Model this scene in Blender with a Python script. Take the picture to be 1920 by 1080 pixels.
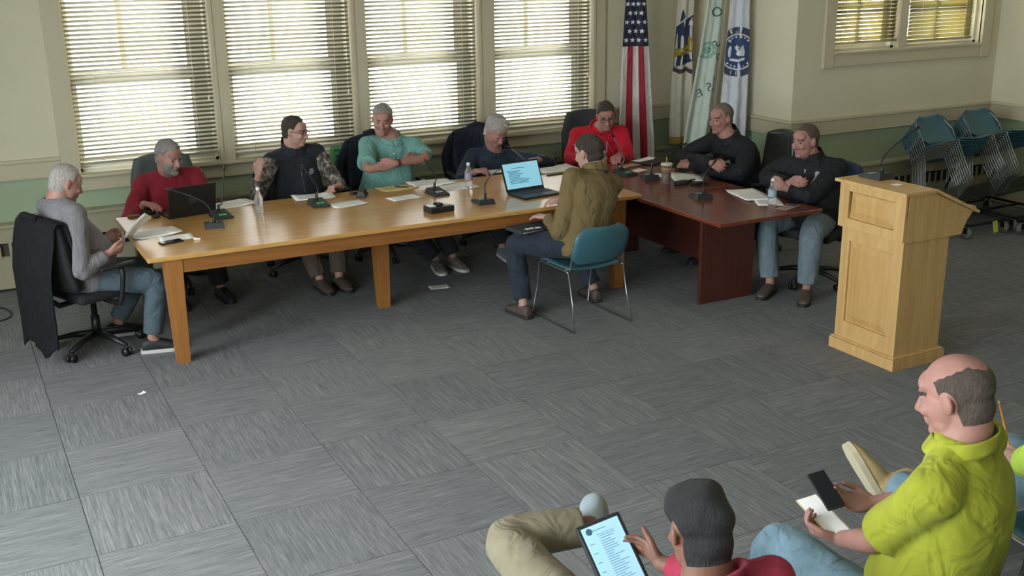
import bpy, bmesh, math, random
import numpy as np
from mathutils import Vector, Matrix
from mathutils.bvhtree import BVHTree
for _o in list(bpy.data.objects): bpy.data.objects.remove(_o)
SC = bpy.context.scene
COL = SC.collection
random.seed(7); RNG = np.random.default_rng(7)
# ------------------------------------------------------------------ camera
FPX, PITCH, YAW, ROLL, CAMH = 2053.2, 0.29692, 0.48042, -0.013154, 2.6
_cp, _sp, _cy, _sy = math.cos(PITCH), math.sin(PITCH), math.cos(YAW), math.sin(YAW)
_fw = np.array([_sy*_cp, _cy*_cp, -_sp]); _r0 = np.array([_cy, -_sy, 0.0]); _u0 = np.cross(_r0, _fw)
_rt = math.cos(ROLL)*_r0 + math.sin(ROLL)*_u0; _up = -math.sin(ROLL)*_r0 + math.cos(ROLL)*_u0
cam_d = bpy.data.cameras.new('camera'); cam = bpy.data.objects.new('camera', cam_d); COL.objects.link(cam)
cam_d.sensor_width = 36.0; cam_d.lens = FPX*36.0/1920.0; cam_d.clip_start = 0.05; cam_d.clip_end = 300
cam.matrix_world = Matrix(((_rt[0], _up[0], -_fw[0], 0), (_rt[1], _up[1], -_fw[1], 0), (_rt[2], _up[2], -_fw[2], CAMH), (0, 0, 0, 1)))
SC.camera = cam
# ------------------------------------------------------------------ sky, sun, exposure
SC.view_settings.view_transform = 'Standard'; SC.view_settings.look = 'None'
SC.view_settings.gamma = 1.0; SC.view_settings.use_curve_mapping = False
SC.view_settings.exposure = 0.0
wd = bpy.data.worlds.new('sky'); SC.world = wd; wd.use_nodes = True
_bg = wd.node_tree.nodes['Background']; _bg.inputs[0].default_value = (0.93, 0.97, 1.0, 1); _bg.inputs[1].default_value = 10.0
def sun(name, d, energy, ang, colr):
    l = bpy.data.lights.new(name, 'SUN'); l.energy = energy; l.angle = math.radians(ang); l.color = colr
    o = bpy.data.objects.new(name, l); COL.objects.link(o); o.location = (20, 30, 14)
    o.rotation_euler = Vector(d).to_track_quat('-Z', 'Y').to_euler(); return o
sun('sun', (-0.55, -0.75, -0.31), 18.0, 1.2, (1.0, 0.95, 0.86))
def area(name, loc, d, sx, sy, energy, colr):
    l = bpy.data.lights.new(name, 'AREA'); l.shape = 'RECTANGLE'; l.size = sx; l.size_y = sy; l.energy = energy; l.color = colr
    o = bpy.data.objects.new(name, l); COL.objects.link(o); o.location = loc
    o.rotation_euler = Vector(d).to_track_quat('-Z', 'Y').to_euler(); return o
# daylight entering by the tall windows of the left wall (their openings are built below)
for _k, _y in enumerate((1.0, 3.2, 5.4)):
    area('left_window_daylight', (-2.28, _y, 1.75), (1, 0.08, -0.12), 1.5, 1.7, 105, (0.82, 0.92, 1.0))
# unseen ceiling lamps, added to brighten the room
for _x in (1.6, 5.2, 8.6):
    for _y in (1.4, 4.4, 7.2):
        area('ceiling_fill_lamp', (_x, _y, 3.24), (0, 0, -1), 1.15, 0.55, 6, (1.0, 0.93, 0.78))
# ------------------------------------------------------------------ pixel helpers (1920 x 1080 frame)
_C = np.array([0, 0, CAMH])
def ray(x, y): return _fw*FPX + _rt*(x-960) - _up*(y-540)
def PZ(x, y, z): d = ray(x, y); return _C + d*(z-CAMH)/d[2]
def PY(x, y, Y): d = ray(x, y); return _C + d*Y/d[1]
def PX(x, y, X): d = ray(x, y); return _C + d*X/d[0]
def PD(x, y, dist): d = ray(x, y); return _C + d/np.linalg.norm(d)*dist
# ------------------------------------------------------------------ materials
def lin(c):
    if isinstance(c, str):
        c = c.lstrip('#'); c = tuple(int(c[i:i+2], 16)/255 for i in (0, 2, 4))
    return tuple(v/12.92 if v <= 0.04045 else ((v+0.055)/1.055)**2.4 for v in c) + (1,)
MATS = {}
class NT:
    def __init__(s, name):
        s.m = bpy.data.materials.new(name); s.m.use_nodes = True; s.t = s.m.node_tree; s.b = s.t.nodes['Principled BSDF']
    def n(s, typ, **kw):
        q = s.t.nodes.new(typ)
        for k, v in kw.items():
            if k in q.inputs.keys(): q.inputs[k].default_value = v
            else: setattr(q, k, v)
        return q
    def l(s, a, b): s.t.links.new(a, b)
    def coord(s, scale=(1, 1, 1), kind='Object', rot=(0, 0, 0)):
        c = s.n('ShaderNodeTexCoord'); m = s.n('ShaderNodeMapping'); m.inputs['Scale'].default_value = scale; m.inputs['Rotation'].default_value = rot
        s.l(c.outputs[kind], m.inputs[0]); return m.outputs[0]
    def noise(s, vec, sc, det=3, rough=0.55):
        q = s.n('ShaderNodeTexNoise'); q.inputs['Scale'].default_value = sc; q.inputs['Detail'].default_value = det; q.inputs['Roughness'].default_value = rough
        if vec is not None: s.l(vec, q.inputs['Vector'])
        return q.outputs[0]
    def ramp(s, fac, stops):
        q = s.n('ShaderNodeValToRGB'); e = q.color_ramp.elements
        while len(e) < len(stops): e.new(0.5)
        for i, (p, c) in enumerate(stops): e[i].position = p; e[i].color = lin(c) if not (isinstance(c, tuple) and len(c) == 4) else c
        s.l(fac, q.inputs[0]); return q.outputs[0]
    def bump(s, h, st, dist=0.01):
        q = s.n('ShaderNodeBump'); q.inputs['Strength'].default_value = st; q.inputs['Distance'].default_value = dist
        s.l(h, q.inputs['Height']); s.l(q.outputs[0], s.b.inputs['Normal'])
    def set(s, **kw):
        for k, v in kw.items(): s.b.inputs[k.replace('_', ' ')].default_value = v
def mat(name, c, rough=0.6, metal=0.0, var=0.0, vs=8, bump=0.0, bs=60, spec=0.5, emit=0.0, sheen=0.0, sub=0.0):
    if name in MATS: return MATS[name]
    t = NT(name); col = lin(c); t.set(Roughness=rough, Metallic=metal); t.b.inputs['Specular IOR Level'].default_value = spec
    t.b.inputs['Base Color'].default_value = col
    if sheen: t.b.inputs['Sheen Weight'].default_value = sheen
    if sub: t.b.inputs['Subsurface Weight'].default_value = sub; t.b.inputs['Subsurface Radius'].default_value = (0.012, 0.005, 0.003)
    if emit: t.b.inputs['Emission Color'].default_value = col; t.b.inputs['Emission Strength'].default_value = emit
    if var or bump:
        v = t.coord()
        if var:
            nz = t.noise(v, vs, 4)
            a = tuple(max(0, x*(1-var)) for x in col[:3])+(1,); b = tuple(min(1, x*(1+var)) for x in col[:3])+(1,)
            t.l(t.ramp(nz, [(0.3, a), (0.7, b)]), t.b.inputs['Base Color'])
        if bump: t.bump(t.noise(v, bs, 4), bump)
    MATS[name] = t.m; return t.m
def wood(name, c1, c2, axis=0, rough=0.35, sc=1.0, coat=0.0):
    if name in MATS: return MATS[name]
    t = NT(name); s = [14*sc, 14*sc, 14*sc]; s[axis] = 0.9*sc
    v = t.coord(tuple(s)); g = t.noise(v, 3.0, 6, 0.65)
    t.l(t.ramp(g, [(0.25, c1), (0.5, tuple((a+b)/2 for a, b in zip(hexf(c1), hexf(c2)))), (0.75, c2)]), t.b.inputs['Base Color'])
    t.set(Roughness=rough); t.b.inputs['Coat Weight'].default_value = coat; t.b.inputs['Coat Roughness'].default_value = 0.18
    t.bump(g, 0.05); MATS[name] = t.m; return t.m
def hexf(c):
    c = c.lstrip('#'); return tuple(int(c[i:i+2], 16)/255 for i in (0, 2, 4))
# ------------------------------------------------------------------ object helpers
def tag(o, label=None, cat=None, group=None, kind=None):
    for k, v in (('label', label), ('category', cat), ('group', group), ('kind', kind)):
        if v: o[k] = v
    return o
def empty(name, loc, label=None, cat=None, group=None, rz=0.0):
    o = bpy.data.objects.new(name, None); COL.objects.link(o); o.location = tuple(float(v) for v in loc); o.rotation_euler = (0, 0, rz)
    o.empty_display_size = 0.05
    return tag(o, label, cat, group)
def link(name, me, m=None, parent=None, loc=None, rot=None):
    o = bpy.data.objects.new(name, me); COL.objects.link(o)
    if m is not None and not me.materials:
        for q in (m if isinstance(m, (list, tuple)) else [m]): me.materials.append(q)
    if parent is not None: o.parent = parent
    if loc is not None: o.location = tuple(float(v) for v in loc)
    if rot is not None: o.rotation_euler = rot
    return o
class MB:
    """collects shapes, builds one mesh"""
    def __init__(s): s.v = []; s.f = []; s.mi = []; s.sm = []
    def add(s, v, f, mi=0, smooth=False):
        o = len(s.v); s.v += [tuple(float(c) for c in p) for p in v]; s.f += [tuple(i+o for i in q) for q in f]; s.mi += [mi]*len(f); s.sm += [smooth]*len(f); return s
    def box(s, a, b, mi=0, bev=0.0):
        x0, y0, z0 = [min(p, q) for p, q in zip(a, b)]; x1, y1, z1 = [max(p, q) for p, q in zip(a, b)]
        if bev > 0:
            bm = bmesh.new(); bmesh.ops.create_cube(bm, size=1)
            for v in bm.verts: v.co = Vector(((x0+x1)/2+v.co.x*(x1-x0), (y0+y1)/2+v.co.y*(y1-y0), (z0+z1)/2+v.co.z*(z1-z0)))
            bmesh.ops.bevel(bm, geom=bm.edges[:], offset=bev, segments=2, affect='EDGES', profile=0.5)
            return s.bm(bm, mi, False)
        v = [(x0, y0, z0), (x1, y0, z0), (x1, y1, z0), (x0, y1, z0), (x0, y0, z1), (x1, y0, z1), (x1, y1, z1), (x0, y1, z1)]
        return s.add(v, [(0, 3, 2, 1), (4, 5, 6, 7), (0, 1, 5, 4), (1, 2, 6, 5), (2, 3, 7, 6), (3, 0, 4, 7)], mi)
    def bm(s, bm, mi=0, smooth=False):
        bm.verts.index_update(); s.add([v.co for v in bm.verts], [[v.index for v in f.verts] for f in bm.faces], mi, smooth); bm.free(); return s
    def tube(s, pts, r, n=8, mi=0, caps=True, closed=False):
        pts = [Vector(p) for p in pts]; rs = r if isinstance(r, (list, tuple)) else [r]*len(pts)
        rings = []; up = None
        for i, p in enumerate(pts):
            if closed: d = pts[(i+1) % len(pts)]-pts[i-1]
            else: d = pts[min(i+1, len(pts)-1)]-pts[max(i-1, 0)]
            d.normalize()
            if up is None: up = Vector((0, 0, 1)) if abs(d.z) < 0.9 else Vector((1, 0, 0))
            a = d.cross(up); a.normalize(); b = a.cross(d); up = b
            rings.append([p+a*rs[i]*math.cos(k*2*math.pi/n)+b*rs[i]*math.sin(k*2*math.pi/n) for k in range(n)])
        v = [q for R in rings for q in R]; f = []
        m = len(rings)
        for i in range(m if closed else m-1):
            for k in range(n): f.append((i*n+k, i*n+(k+1) % n, ((i+1) % m)*n+(k+1) % n, ((i+1) % m)*n+k))
        if caps and not closed: f.append(tuple(range(n-1, -1, -1))); f.append(tuple((m-1)*n+k for k in range(n)))
        return s.add(v, f, mi, True)
    def lathe(s, prof, n=20, mi=0, org=(0, 0, 0)):
        v = []; f = []
        for r, z in prof: v += [(org[0]+r*math.cos(2*math.pi*k/n), org[1]+r*math.sin(2*math.pi*k/n), org[2]+z) for k in range(n)]
        for i in range(len(prof)-1):
            for k in range(n): f.append((i*n+k, i*n+(k+1) % n, (i+1)*n+(k+1) % n, (i+1)*n+k))
        f.append(tuple(range(n-1, -1, -1))); f.append(tuple((len(prof)-1)*n+k for k in range(n)))
        return s.add(v, f, mi, True)
    def prism(s, poly, h0, h1, axis=2, mi=0):
        """polygon of (a,b) swept along axis; axis 2: (x,y), 1: (x,z), 0: (y,z)"""
        def P(a, b, h): return (a, b, h) if axis == 2 else ((a, h, b) if axis == 1 else (h, a, b))
        n = len(poly); v = [P(a, b, h0) for a, b in poly]+[P(a, b, h1) for a, b in poly]
        return s.add(v, [tuple(range(n-1, -1, -1)), tuple(range(n, 2*n))]+[(i, (i+1) % n, n+(i+1) % n, n+i) for i in range(n)], mi)
    def sheet(s, fn, nu, nv, th=0.0, mi=0, smooth=True):
        """grid fn(u,v)->point; th: thickness along normal"""
        P = [[Vector(fn(i/nu, j/nv)) for j in range(nv+1)] for i in range(nu+1)]
        v = [P[i][j] for i in range(nu+1) for j in range(nv+1)]; W = nv+1
        f = [(i*W+j, (i+1)*W+j, (i+1)*W+j+1, i*W+j+1) for i in range(nu) for j in range(nv)]
        if th:
            N = []
            for i in range(nu+1):
                for j in range(nv+1):
                    a = P[min(i+1, nu)][j]-P[max(i-1, 0)][j]; b = P[i][min(j+1, nv)]-P[i][max(j-1, 0)]; n = a.cross(b); n.normalize(); N.append(n)
            o = len(v); v = v+[p-n*th for p, n in zip(v, N)]
            f += [tuple(o+q for q in reversed(t)) for t in f]
            for i in range(nu): f.append((i*W, o+i*W, o+(i+1)*W, (i+1)*W)); f.append(((i+1)*W+nv, o+(i+1)*W+nv, o+i*W+nv, i*W+nv))
            for j in range(nv): f.append((j+1, o+j+1, o+j, j)); f.append((nu*W+j, o+nu*W+j, o+nu*W+j+1, nu*W+j+1))
        return s.add(v, f, mi, smooth)
    def mesh(s, name='m', fix=True):
        me = bpy.data.meshes.new(name); me.from_pydata(s.v, [], s.f)
        me.polygons.foreach_set('material_index', s.mi); me.polygons.foreach_set('use_smooth', s.sm)
        if fix:
            bm = bmesh.new(); bm.from_mesh(me); bmesh.ops.recalc_face_normals(bm, faces=bm.faces[:]); bm.to_mesh(me); bm.free()
        me.update(); return me
    def build(s, name, m, parent=None, loc=None, rot=None, fix=True):
        return link(name, s.mesh(name, fix), m, parent, loc, rot)
def copy_tree(o, parent=None):
    c = o.copy(); COL.objects.link(c)
    if parent is not None: c.parent = parent
    for ch in list(o.children): copy_tree(ch, c)
    return c
def text_mesh(txt, size, ext=0.0):
    cu = bpy.data.curves.new('t', 'FONT'); cu.body = txt; cu.size = size; cu.align_x = 'CENTER'; cu.align_y = 'CENTER'; cu.extrude = ext
    o = bpy.data.objects.new('t', cu); COL.objects.link(o); dg = bpy.context.evaluated_depsgraph_get(); dg.update()
    me = bpy.data.meshes.new_from_object(o.evaluated_get(dg)); bpy.data.objects.remove(o); bpy.data.curves.remove(cu)
    v = [tuple(q.co) for q in me.vertices]; f = [tuple(p.vertices) for p in me.polygons]; bpy.data.meshes.remove(me); return v, f
def struct(name, mb, m, parent=None):
    o = mb.build(name, m, parent)
    if parent is None: o['kind'] = 'structure'
    return o
# ================================================================== ROOM
CREAM = mat('wall_cream_paint', '#cbc5ab', 0.75, var=0.03, vs=2, bump=0.02, bs=120)
GREEN = mat('wall_green_paint', '#9aab8e', 0.75, var=0.03, vs=2, bump=0.02, bs=120)
TRIM = mat('trim_paint', '#bdb59b', 0.45)
WHITE = mat('window_white_paint', '#d8d5c6', 0.45)
CEIL = mat('ceiling_white', '#cfcdc2', 0.9, bump=0.05, bs=200)
WY, PXX, RY, RX, LX, FY, CZ = 9.65, 7.14, 7.95, 9.87, -2.0, -1.6, 3.3
def carpet_mat():
    t = NT('carpet_tile')
    c = t.n('ShaderNodeTexCoord'); oi = t.n('ShaderNodeObjectInfo')
    ad = t.n('ShaderNodeVectorMath', operation='MULTIPLY_ADD'); t.l(oi.outputs['Random'], ad.inputs[0]); ad.inputs[1].default_value = (37, 91, 53); t.l(c.outputs['Object'], ad.inputs[2])
    def mp(sc):
        m = t.n('ShaderNodeMapping'); m.inputs['Scale'].default_value = sc; t.l(ad.outputs[0], m.inputs[0]); return m.outputs[0]
    a = t.noise(mp((2.6, 70, 1)), 1.6, 5, 0.65); b = t.noise(mp((9, 210, 1)), 1.5, 3, 0.6)
    mx = t.n('ShaderNodeMath', operation='MULTIPLY_ADD'); t.l(b, mx.inputs[0]); mx.inputs[1].default_value = 0.5; t.l(a, mx.inputs[2])
    sh = t.n('ShaderNodeMath', operation='MULTIPLY_ADD'); t.l(oi.outputs['Random'], sh.inputs[0]); sh.inputs[1].default_value = 0.07; t.l(mx.outputs[0], sh.inputs[2])
    t.l(t.ramp(sh.outputs[0], [(0.44, '#46484b'), (0.62, '#606365'), (0.80, '#727475'), (1.02, '#8b8b89')]), t.b.inputs['Base Color'])
    t.set(Roughness=0.95); t.b.inputs['Specular IOR Level'].default_value = 0.15
    t.bump(mx.outputs[0], 0.35, 0.004); return t.m
CARPET = carpet_mat()
fl = struct('floor', MB().box((LX, FY, -0.10), (RX, WY, -0.006)), CARPET)
tile = MB().box((-0.3155, -0.3155, -0.006), (0.3155, 0.3155, 0.0)).mesh('carpet_tile'); tile.materials.append(CARPET)
TP = 0.635
nt = 0
for i in range(-4, 13):
    for j in range(-6, 11):
        cx, cy = 3.53+TP*(i-3+0.5), 4.80+TP*(j-1+0.5)
        if cx < LX+0.32 or cx > RX-0.32 or cy > WY-0.32 or cy < 1.5: continue
        if cy > RY-0.3 and cx > PXX-0.32: continue
        if cx < -0.9+0.02*cy or cy < 3.0 and cx < 0.8 or cy < 2.4 and cx > 5.8 or nt >= 295: continue
        q = link('carpet_tile', tile, None, fl, (cx, cy, 0), (0, 0, 0 if (i+j) % 2 == 0 else math.pi/2)); nt += 1
# --- wall panels: helper that builds a wall in the XZ plane with openings, two paints
RAIL, GTOP = 1.035, 0.895
def wall_xz(name, x0, x1, y0, y1, holes):
    mb = MB(); xs = sorted({x0, x1} | {h[0] for h in holes} | {h[1] for h in holes}); zs = sorted({-0.1, GTOP, CZ} | {h[2] for h in holes} | {h[3] for h in holes})
    for xa, xb in zip(xs, xs[1:]):
        for za, zb in zip(zs, zs[1:]):
            cx, cz = (xa+xb)/2, (za+zb)/2
            if any(h[0] < cx < h[1] and h[2] < cz < h[3] for h in holes): continue
            mb.box((xa, y0, za), (xb, y1, zb), 1 if cz < GTOP else 0)
    return struct(name, mb, [CREAM, GREEN])
WINS = [(0.985, 2.165), (2.275, 3.43), (3.545, 4.70), (4.85, 5.985)]
SILL, HEAD = 0.885, 2.75
wb = wall_xz('wall_back', LX, PXX, WY, WY+0.30, [(a, b, SILL, HEAD) for a, b in WINS])
RW = (7.60, 9.60, 1.655, 2.75)
wr = wall_xz('wall_recess_front', PXX, RX, RY, RY+0.30, [RW])
struct('wall_recess_side', MB().box((PXX, RY+0.3, -0.1), (PXX+0.2, WY+0.3, GTOP), 1).box((PXX, RY+0.3, GTOP), (PXX+0.2, WY+0.3, CZ), 0), [CREAM, GREEN])
struct('wall_right', MB().box((RX, FY, -0.1), (RX+0.2, RY+0.3, GTOP), 1).box((RX, FY, GTOP), (RX+0.2, RY+0.3, CZ), 0), [CREAM, GREEN])
struct('wall_front', MB().box((LX-0.2, FY-0.2, -0.1), (RX+0.2, FY, GTOP), 1).box((LX-0.2, FY-0.2, GTOP), (RX+0.2, FY, CZ), 0), [CREAM, GREEN])
struct('ceiling', MB().box((LX-0.2, FY-0.2, CZ), (RX+0.2, WY+0.3, CZ+0.15)), CEIL)
LWIN = [(0.2, 1.8), (2.4, 4.0), (4.6, 6.2)]
mb = MB(); ys = [FY, 0.2, 1.8, 2.4, 4.0, 4.6, 6.2, WY+0.3]
for a, b in zip(ys, ys[1:]):
    op = any(w[0] <= (a+b)/2 <= w[1] for w in LWIN)
    mb.box((LX-0.2, a, -0.1), (LX, b, GTOP), 1)
    if op: mb.box((LX-0.2, a, 2.75), (LX, b, CZ), 0)
    else: mb.box((LX-0.2, a, GTOP), (LX, b, CZ), 0)
struct('wall_left', mb, [CREAM, GREEN])
struct('ground_outside', MB().box((-60, WY+2, -0.7), (60, 90, -0.6)).box((-60, -20, -0.7), (LX-1.2, WY+2, -0.6)), mat('outside_paving', '#777672', 0.9, var=0.08, vs=0.3))
# --- chair rails (cap moulding) and band edge, casings, aprons
def rail(name, boxes, m=TRIM): 
    mb = MB()
    for a, b in boxes: mb.box(a, b, 0, 0.006)
    return struct(name, mb, m)
def xrail(name, x0, x1, y):
    return rail(name, [((x0, y-0.035, RAIL-0.018), (x1, y, RAIL+0.012)), ((x0, y-0.018, GTOP), (x1, y, RAIL-0.018)), ((x0, y-0.024, GTOP-0.012), (x1, y, GTOP+0.002))])
xrail('trim_1', LX, 0.85, WY); xrail('trim_2', 6.13, PXX, WY); xrail('trim_3', PXX-0.03, RX, RY)
def yrail(name, y0, y1, x, s):
    return rail(name, [((x+s*0.035, y0, RAIL-0.018), (x, y1, RAIL+0.012)), ((x+s*0.018, y0, GTOP), (x, y1, RAIL-0.018)), ((x+s*0.024, y0, GTOP-0.012), (x, y1, GTOP+0.002))])
yrail('trim_4', RY-0.03, WY, PXX, -1); yrail('trim_5', FY, RY, RX, -1)
GLASS = NT('window_glass'); _t = GLASS.t
_tr = GLASS.n('ShaderNodeBsdfTransparent'); _gl = GLASS.n('ShaderNodeBsdfGlossy'); _gl.inputs['Roughness'].default_value = 0.02; _mx = GLASS.n('ShaderNodeMixShader'); _mx.inputs[0].default_value = 0.06
GLASS.l(_tr.outputs[0], _mx.inputs[1]); GLASS.l(_gl.outputs[0], _mx.inputs[2]); GLASS.l(_mx.outputs[0], _t.nodes['Material Output'].inputs[0]); GLASS = GLASS.m
wn = 0
def window(x0, x1, z0, z1, y, meet=None, munt=True, label=None, hbars=()):
    """frame, two sashes, panes; y = wall face"""
    global wn; wn += 1
    fr = MB(); d0, d1 = y+0.06, y+0.24
    fr.box((x0, d0, z0), (x0+0.035, d1, z1)).box((x1-0.035, d0, z0), (x1, d1, z1)).box((x0, d0, z1-0.035), (x1, d1, z1)).box((x0, d0, z0), (x1, d1+0.08, z0+0.03))
    w = struct('window_%d' % wn, fr, WHITE)
    a, b = x0+0.035, x1-0.035
    def sash(za, zb, ya, bars):
        m = MB(); s = 0.085 if meet else 0.07; sl, sr = (0.035, 0.15) if meet else (s, s)
        m.box((a, ya, za), (a+sl, ya+0.045, zb)).box((b-sr, ya, za), (b, ya+0.045, zb)).box((a+sl, ya, za), (b-sr, ya+0.045, za+s)).box((a+sl, ya, zb-s), (b-sr, ya+0.045, zb))
        m.build('sash', WHITE, w)
        cs = [a+sl, b-sr]
        if bars:
            for c in bars: MB().box((c-0.022, ya+0.004, za+s), (c+0.022, ya+0.04, zb-s)).build('muntin', WHITE, w)
            cs = [a+sl]+[q for c in bars for q in (c-0.022, c+0.022)]+[b-sr]
        hs = [za+s, zb-s]
        for h in hbars:
            if za+s < h < zb-s:
                MB().box((a+sl, ya+0.008, h-0.02), (b-sr, ya+0.036, h+0.02)).build('muntin', WHITE, w)
        for c0, c1 in zip(cs[::2], cs[1::2]): MB().box((c0, ya+0.02, za+s), (c1, ya+0.024, zb-s)).build('pane', GLASS, w)
    if meet:
        sash(z0+0.03, meet+0.02, d0+0.05, []); sash(meet-0.05, z1-0.035, d0+0.10, [a+0.035+(b-a-0.185)*0.44] if munt else [])
    else: sash(z0+0.03, z1-0.035, d0+0.06, [(a+b)/2])
    return w
for a, b in WINS: window(a, b, SILL, HEAD, WY, 1.665)
window(RW[0], 8.44, RW[2], RW[3], RY, None, hbars=(2.07, 2.42)); window(8.55, RW[1], RW[2], RW[3], RY, None, hbars=(2.07, 2.42))
# casing: posts between the windows, stool and apron
cas = MB()
for a, b in ((0.845, 0.985), (2.165, 2.275), (3.43, 3.545), (4.70, 4.85), (5.985, 6.125)):
    cas.box((a, WY-0.03, SILL-0.02), (b, WY+0.02, CZ-0.3), 0, 0.005)
    for q, s in ((a, 1), (b, -1)):
        if 0.9 < q < 6.0: cas.box((q-s*0.008, WY-0.038, SILL+0.005), (q+s*0.018, WY+0.055, HEAD-0.005), 0)
struct('trim_6', cas, TRIM)
struct('trim_7', MB().box((0.80, WY-0.075, SILL-0.028), (6.17, WY+0.10, SILL+0.004), 0, 0.008), TRIM)
struct('trim_8', MB().box((0.85, WY-0.026, 0.755), (6.125, WY, SILL-0.028), 0, 0.004).box((0.85, WY-0.036, 0.745), (6.125, WY, 0.772), 0, 0.004), TRIM)
c2 = MB().box((7.47, RY-0.03, 1.515), (7.60, RY+0.02, CZ-0.3), 0, 0.005).box((9.60, RY-0.03, 1.515), (9.73, RY+0.02, CZ-0.3), 0, 0.005).box((7.60, RY-0.024, 1.525), (9.60, RY+0.02, 1.66), 0, 0.004)
c2.box((7.60, RY-0.04, 1.64), (9.60, RY+0.10, 1.662), 0, 0.004).box((8.44, RY-0.01, 1.655), (8.55, RY+0.16, 2.75), 0, 0.004)
struct('trim_9', c2, TRIM)
# baseboards
struct('baseboard_right', MB().box((RX-0.02, FY, 0), (RX, RY, 0.12), 0, 0.004), TRIM)
struct('baseboard_recess', MB().box((PXX-0.02, RY, 0), (PXX, WY, 0.12), 0, 0.004), TRIM)
# --- convector covers along the walls
HEAT = mat('heater_enamel', '#a39c83', 0.5, var=0.03, vs=3); DARKG = mat('grille_dark_metal', '#4b473b', 0.8)
def heater(label, x0, x1, y, top, capx=None):
    e = empty('convector_cover', ((x0+x1)/2, y-0.07, 0), label, 'heater'); e['group'] = 'convector covers along the walls'
    ox, oy = (x0+x1)/2, y-0.07
    def B(x, yy, z): return (x-ox, yy-oy, z)
    body = MB(); f = y-0.125
    body.box(B(x0, f, 0.02), B(x1, f+0.01, 0.27)).box(B(x0, f, 0.40), B(x1, f+0.01, top-0.03)).box(B(x0, f+0.011, 0.27), B(x1, y-0.003, 0.285))
    body.box(B(x0, f, 0.27), B(x0+0.03, f+0.01, 0.40)).box(B(x1-0.03, f, 0.27), B(x1, f+0.01, 0.40)).box(B(x0, f+0.011, 0.02), B(x0+0.01, y-0.003, top-0.03)).box(B(x1-0.01, f+0.011, 0.02), B(x1, y-0.003, top-0.03))
    body.build('body', HEAT, e)
    MB().box(B(x0-0.005, f-0.02, top-0.028), B(x1+0.005, y-0.002, top), 0, 0.006).build('top_cap', HEAT, e)
    MB().box(B(x0+0.01, f+0.05, 0.28), B(x1-0.01, f+0.06, 0.42)).build('grille_back', DARKG, e)  # dark metal sheet behind the grille bars
    n = int((x1-x0)/0.085)
    bar = MB().box((-0.011, -0.005, 0.0), (0.011, 0.005, 0.13)).mesh('bar')
    for k in range(1, n):
        x = x0+(x1-x0)*k/n; link('grille_bar', bar, HEAT, e, B(x, f+0.005, 0.27))
    MB().box(B(x0, f+0.02, 0.0), B(x1, y-0.002, 0.02)).build('plinth', mat('plinth_dark', '#2c2a26', 0.7), e)
heater('beige convector cover under the left end of the wide window row', -1.0, 0.46, WY, 0.55)
heater('taller beige convector cover running under the four windows', 0.48, 6.9, WY, 0.60)
heater('beige convector cover behind the stacked chairs', 7.2, 9.80, RY, 0.57)
# --- blinds
SLAT = mat('blind_slat', '#9b9884', 0.5); CORD = mat('blind_cord', '#dedbd0', 0.7)
def slat_trans():
    t = NT('blind_slat_olive'); t.set(Roughness=0.5); t.b.inputs['Base Color'].default_value = lin('#a5a07e')
    tr = t.n('ShaderNodeBsdfTranslucent'); tr.inputs[0].default_value = lin('#b5ad80'); mx = t.n('ShaderNodeMixShader'); mx.inputs[0].default_value = 0.5
    t.l(t.b.outputs[0], mx.inputs[1]); t.l(tr.outputs[0], mx.inputs[2]); t.l(mx.outputs[0], t.t.nodes['Material Output'].inputs[0]); return t.m
SLATD = slat_trans()
def blind(x0, x1, ztop, zbot, y, label, tilt=34, pitch=0.036, m=SLAT, group=None):
    e = empty('window_blind', ((x0+x1)/2, y, zbot), label, 'blind', group); w = (x1-x0)
    MB().box((-w/2, -0.03, ztop-zbot-0.05), (w/2, 0.025, ztop-zbot), 0, 0.004).build('head_rail', WHITE, e)
    MB().box((-w/2, -0.024, -0.012), (w/2, 0.024, 0.01), 0, 0.004).build('bottom_rail', m, e)
    a = math.radians(tilt); hw = 0.019
    me = MB().sheet(lambda u, v: (-w/2+w*u, (v-0.5)*2*hw*math.cos(a)+0.003*(1-(2*v-1)**2)*math.sin(a), -(v-0.5)*2*hw*math.sin(a)+0.003*(1-(2*v-1)**2)*math.cos(a)), 1, 3, 0.0016).mesh('slat')
    n = int((ztop-zbot-0.08)/pitch)
    for k in range(n): link('slat', me, m, e, (0, 0, 0.035+k*pitch))
    for s in (-0.34, 0.36): MB().tube([(s*w, -0.03, -0.01), (s*w, -0.03, ztop-zbot-0.04)], 0.0022, 5).tube([(s*w, 0.03, -0.01), (s*w, 0.03, ztop-zbot-0.04)], 0.0022, 5).build('ladder_cord', CORD, e)
    MB().tube([(0.46*w, -0.045, ztop-zbot-0.05), (0.46*w, -0.04, 0.55*(ztop-zbot)*0.5)], 0.0016, 5).lathe([(0.004, 0), (0.009, 0.01), (0.007, 0.04), (0.003, 0.05)], 8, 0, (0.46*w, -0.04, 0.55*(ztop-zbot)*0.5-0.04)).build('pull_cord', CORD, e)
    return e
G = 'half-open blinds of the wide window row'
blind(WINS[0][0]+0.02, WINS[0][1]-0.02, 2.72, 0.965, WY+0.025, 'open slatted blind in the window behind the man in the dark red sweater', group=G)
blind(WINS[1][0]+0.02, WINS[1][1]-0.02, 2.72, 0.93, WY+0.025, 'open slatted blind in the window behind the man in the dark vest', group=G)
blind(WINS[2][0]+0.02, WINS[2][1]-0.02, 2.72, 0.93, WY+0.025, 'open slatted blind in the window behind the man in the teal polo', group=G)
blind(WINS[3][0]+0.02, WINS[3][1]-0.02, 2.72, 0.93, WY+0.025, 'open slatted blind in the window beside the flags', group=G)
blind(7.62, 8.42, 2.72, 1.74, RY+0.03, 'olive blind in the small window, hanging a little short of the sill', 50, m=SLATD)
blind(8.60, 9.48, 2.72, 1.72, RY+0.03, 'olive nearly closed blind in the small window next to the corner', 68, m=SLATD)
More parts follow.
